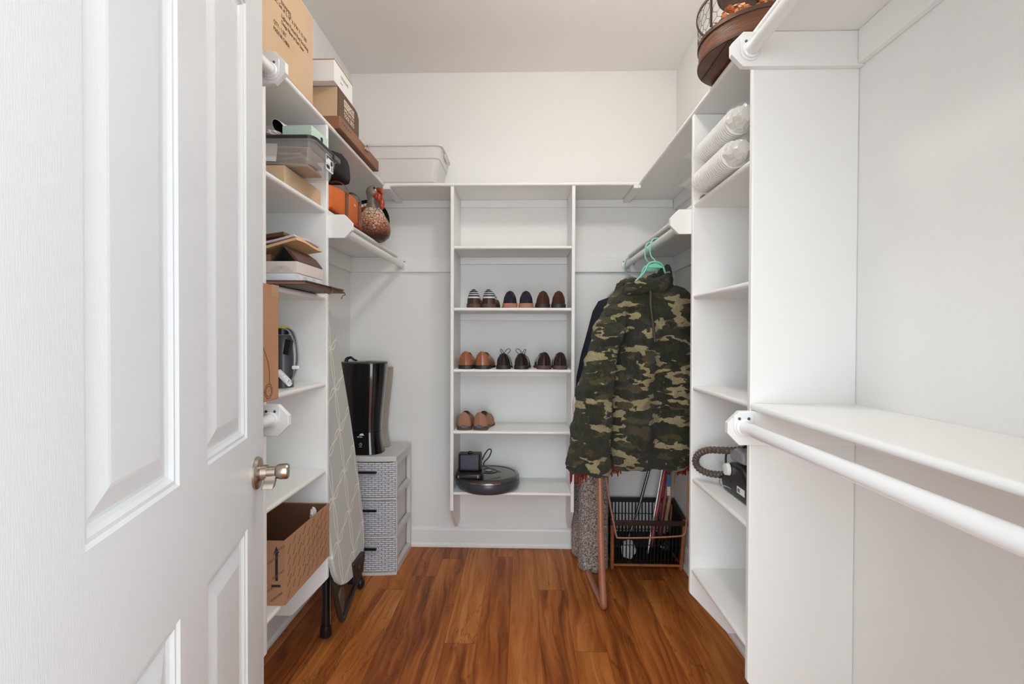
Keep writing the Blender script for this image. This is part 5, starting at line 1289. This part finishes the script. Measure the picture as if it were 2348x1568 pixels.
thn = [at(1388, 1080, Y=2.20), at(1398, 1150, Y=2.21), at(1410, 1212, Y=2.22), at(1414, 1229, Y=2.22), at(1424, 1233, Y=2.22), at(1500, 1232, Y=2.22), at(1556, 1229, Y=2.22), at(1569, 1224, Y=2.22), at(1573, 1208, Y=2.22), at(1577, 1150, Y=2.22), at(1580, 1080, Y=2.22)]
build(MB().tube(smoothpts(thn, 5), .0042, 8), 'wire_brace', M['copper'], t, smooth=60)
build(MB().tube([(.3435, 2.178, .645), (.372, 2.200, .640)], .005, 8), 'joint_pin', M['copper'], t, smooth=60)
# basket
M['bamboo'] = mat('bamboo', (158, 92, 52), .4, var=.25, vscale=18); M['bdark'] = mat('dark_stained_rattan', (52, 30, 22), .4, var=.2); M['bblack'] = mat('black_rattan', (26, 22, 20), .45)
bx0, bx1, by0, by1 = .470, .848, 2.550, 2.765; hf, hb_ = .262, .306
t = thing('rattan_basket', 'open rectangular rattan basket with black slats and bamboo posts in the right corner', 'basket', ((bx0 + bx1) / 2, 2.66, 0.0005))
for x in (bx0, bx1):
    for y, h_ in ((by0, hf), (by1, hb_)):
        po = MB(); sp = .012 if x == bx1 else -.006
        po.tube([(x - (.0 if x == bx0 else .018), y, .0008), (x - (.0 if x == bx0 else .009), y, h_ * .5), (x, y, h_)], .0105, 12)
        for zz_ in (.05, .135): po.lathe([(.0115, zz_ - .002), (.0125, zz_), (.0115, zz_ + .002)], (x - (0 if x == bx0 else .018 - zz_ * .06), y, 0), 12)
        build(po, 'post', M['bamboo'], t, smooth=50)
build(MB().box(bx0 - .012, bx1 + .012, by0 - .014, by0 - .002 + .004, hf - .030, hf - .004), 'rim_rail', M['bdark'], t, bevel=.004)
build(MB().box(bx0 - .012, bx1 + .012, by1 - .006, by1 + .010, hb_ - .026, hb_), 'rim_rail', M['bblack'], t, bevel=.004)
for x in (bx0, bx1):
    r_ = MB(); r_.loft([[(x - .010, by0 - .010, hf - .028), (x + .010, by0 - .010, hf - .028), (x + .010, by0 - .010, hf - .004), (x - .010, by0 - .010, hf - .004)], [(x - .010, by1, hb_ - .026), (x + .010, by1, hb_ - .026), (x + .010, by1, hb_), (x - .010, by1, hb_)]])
    build(r_, 'rim_rail', M['bblack'], t, bevel=.003)
for y in (by0, by1): build(MB().tube([(bx0, y, .020), (bx1 - .016, y, .020)], .0075, 10), 'bottom_rail', M['bamboo'], t, smooth=60)
for x in (bx0, bx1 - .016): build(MB().tube([(x, by0, .020), (x, by1, .020)], .0075, 10), 'bottom_rail', M['bamboo'], t, smooth=60)
sl = MB()
for k in range(1, 20):
    x = bx0 + (bx1 - bx0) * k / 20
    sl.tube([(x - .012 * k / 20, by0 + .001, .022), (x, by0 + .001, hf - .02)], .0030, 6); sl.tube([(x, by1 - .001, .022), (x, by1 - .001, hb_ - .02)], .0036, 6)
for k in range(1, 11):
    y = by0 + (by1 - by0) * k / 11; h_ = hf + (hb_ - hf) * k / 11 - .02
    for x in (bx0, bx1): sl.tube([(x - (.014 if x == bx1 else 0), y, .022), (x, y, h_)], .0034, 6)
build(sl, 'slats', M['bblack'], t, smooth=60)
wv = MB()
for zz_ in (.125,): wv.tube([(bx0 + (bx1 - bx0) * k / 80, by0 + .001 + .0045 * math.sin(k * PI / 2), zz_) for k in range(81)], .0018, 6)
for zz_ in (.125, .215): wv.tube([(bx0 + (bx1 - bx0) * k / 80, by1 - .001 + .0045 * math.sin(k * PI / 2), zz_) for k in range(81)], .0022, 6)
build(wv, 'weft', M['bblack'], t, smooth=60)
build(MB().box(bx0 + .012, bx1 - .028, by0 + .010, by1 - .010, .012, .024), 'basket_floor', M['bblack'], t, bevel=.002)
build(MB().box(bx0 + .008, bx1 - .02, by1 - .0155, by1 - .0105, .026, .115), 'lining_panel', M['bblack'], t)
# things in the basket
M['steel'] = mat('dark_steel_tube', (110, 118, 122), .25, .8); M['mop'] = mat('mop_yarn', (206, 204, 198), .95, bump=1.0, bscale=60, var=.12, vscale=40)
t = thing('floor_mop', 'mop with dark steel pole standing head-down in the rattan basket', 'mop', (.52, 2.60, .03))
pa, pb, pc_ = at(1493, 1060, Y=2.66), at(1462, 1172, Y=2.645), at(1441, 1232, Y=2.63)
pd = Vector((pc_.x - .004, pc_.y, .135))
build(MB().tube([pa + (pa - pb) * .3, pa, pb], .0085, 12), 'pole', M['steel'], t, smooth=60)
build(MB().tube([pb, pc_, pd], [.0062, .0062, .006], 12), 'lower_pole', M['steel'], t, smooth=60)
crumple(None or 'mop_head', '', '', (pd.x - .0, 2.612, .0255), (.036, .024, .050), M['mop'], 14, None, .22)
mh = [o for o in bpy.data.objects if o.name.startswith('mop_head')][-1]
for k_ in ('label', 'category'):
    if k_ in mh: del mh[k_]
mh.data.transform(ROOT[t.name].inverted()); mh.parent = t
M['foilr'] = mat('red_foil_paper', (150, 34, 40), .25, .5, bump=.8, bscale=60, var=.3, vscale=40); M['foilw'] = mat('silver_foil_paper', (214, 214, 216), .2, .6, bump=.8, bscale=60)
def roll_(label, p0, p1, r, m, cat='wrapping paper'):
    t = thing('wrapping_paper_roll' if cat == 'wrapping paper' else 'wooden_stick', label, cat, p1)
    p0, p1 = Vector(p0), Vector(p1)
    build(MB().tube([p0, p1], r, 16), 'paper_roll' if cat == 'wrapping paper' else 'stick', m, t, smooth=60)
    if cat == 'wrapping paper':
        d = (p1 - p0).normalized(); mb = MB()
        n = 24; pts = [p0.lerp(p1, k / n) for k in range(n + 1)]
        mb.tube([p + Vector((.0012 * math.sin(k * 2.1), 0, 0)) for k, p in enumerate(pts)], [r * (1.10 + .08 * math.sin(k * 1.7)) for k in range(n + 1)], 12)
        build(mb, 'clear_wrapper', M['film'], t, smooth=30)
    return t
def bottom(u, v, Y, z, topu, topv, Yt):
    a, b_ = at(topu, topv, Y=Yt), at(u, v, Y=Y); k = (z - a.z) / (b_.z - a.z); return a, a + (b_ - a) * k
q0, q1 = bottom(1494, 1240, 2.640, .085, 1527, 1060, 2.700); roll_('red foil wrapping roll leaning at left among the rolls in the basket', q0, q1, .0125, M['foilr'])
q0, q1 = bottom(1510, 1245, 2.690, .050, 1536, 1060, 2.715); roll_('dark red foil wrapping roll behind the other rolls in the basket', q0, q1, .0125, M['foilr'])
q0, q1 = bottom(1487, 1255, 2.602, .062, 1521, 1060, 2.670); roll_('slim silver wrapping roll in front of the red rolls', q0, q1, .0060, M['foilw'])
t = roll_('flat tan wooden stick standing right of the wrapping rolls', at(1549, 1060, Y=2.738), Vector((.780, 2.738, .026)), .010, M['card'], 'stick')
M['bluel'] = mat('blue_label', (60, 130, 176), .5)
lp = at(1531, 1098, Y=2.690); build(MB().box(lp.x - .010, lp.x + .010, lp.y - .024, lp.y - .022, lp.z - .035, lp.z + .03), 'blue_tag', M['bluel'], t); build(MB().box(lp.x - .010, lp.x + .008, lp.y - .024, lp.y - .022, lp.z - .085, lp.z - .036), 'white_tag', M['screen'], t)
crumple('black_bag', 'black plastic bag slumped at the right inside the rattan basket', 'bag', (.765, 2.622, .026), (.044, .034, .060), M['blackgloss'], 21, None, .25)
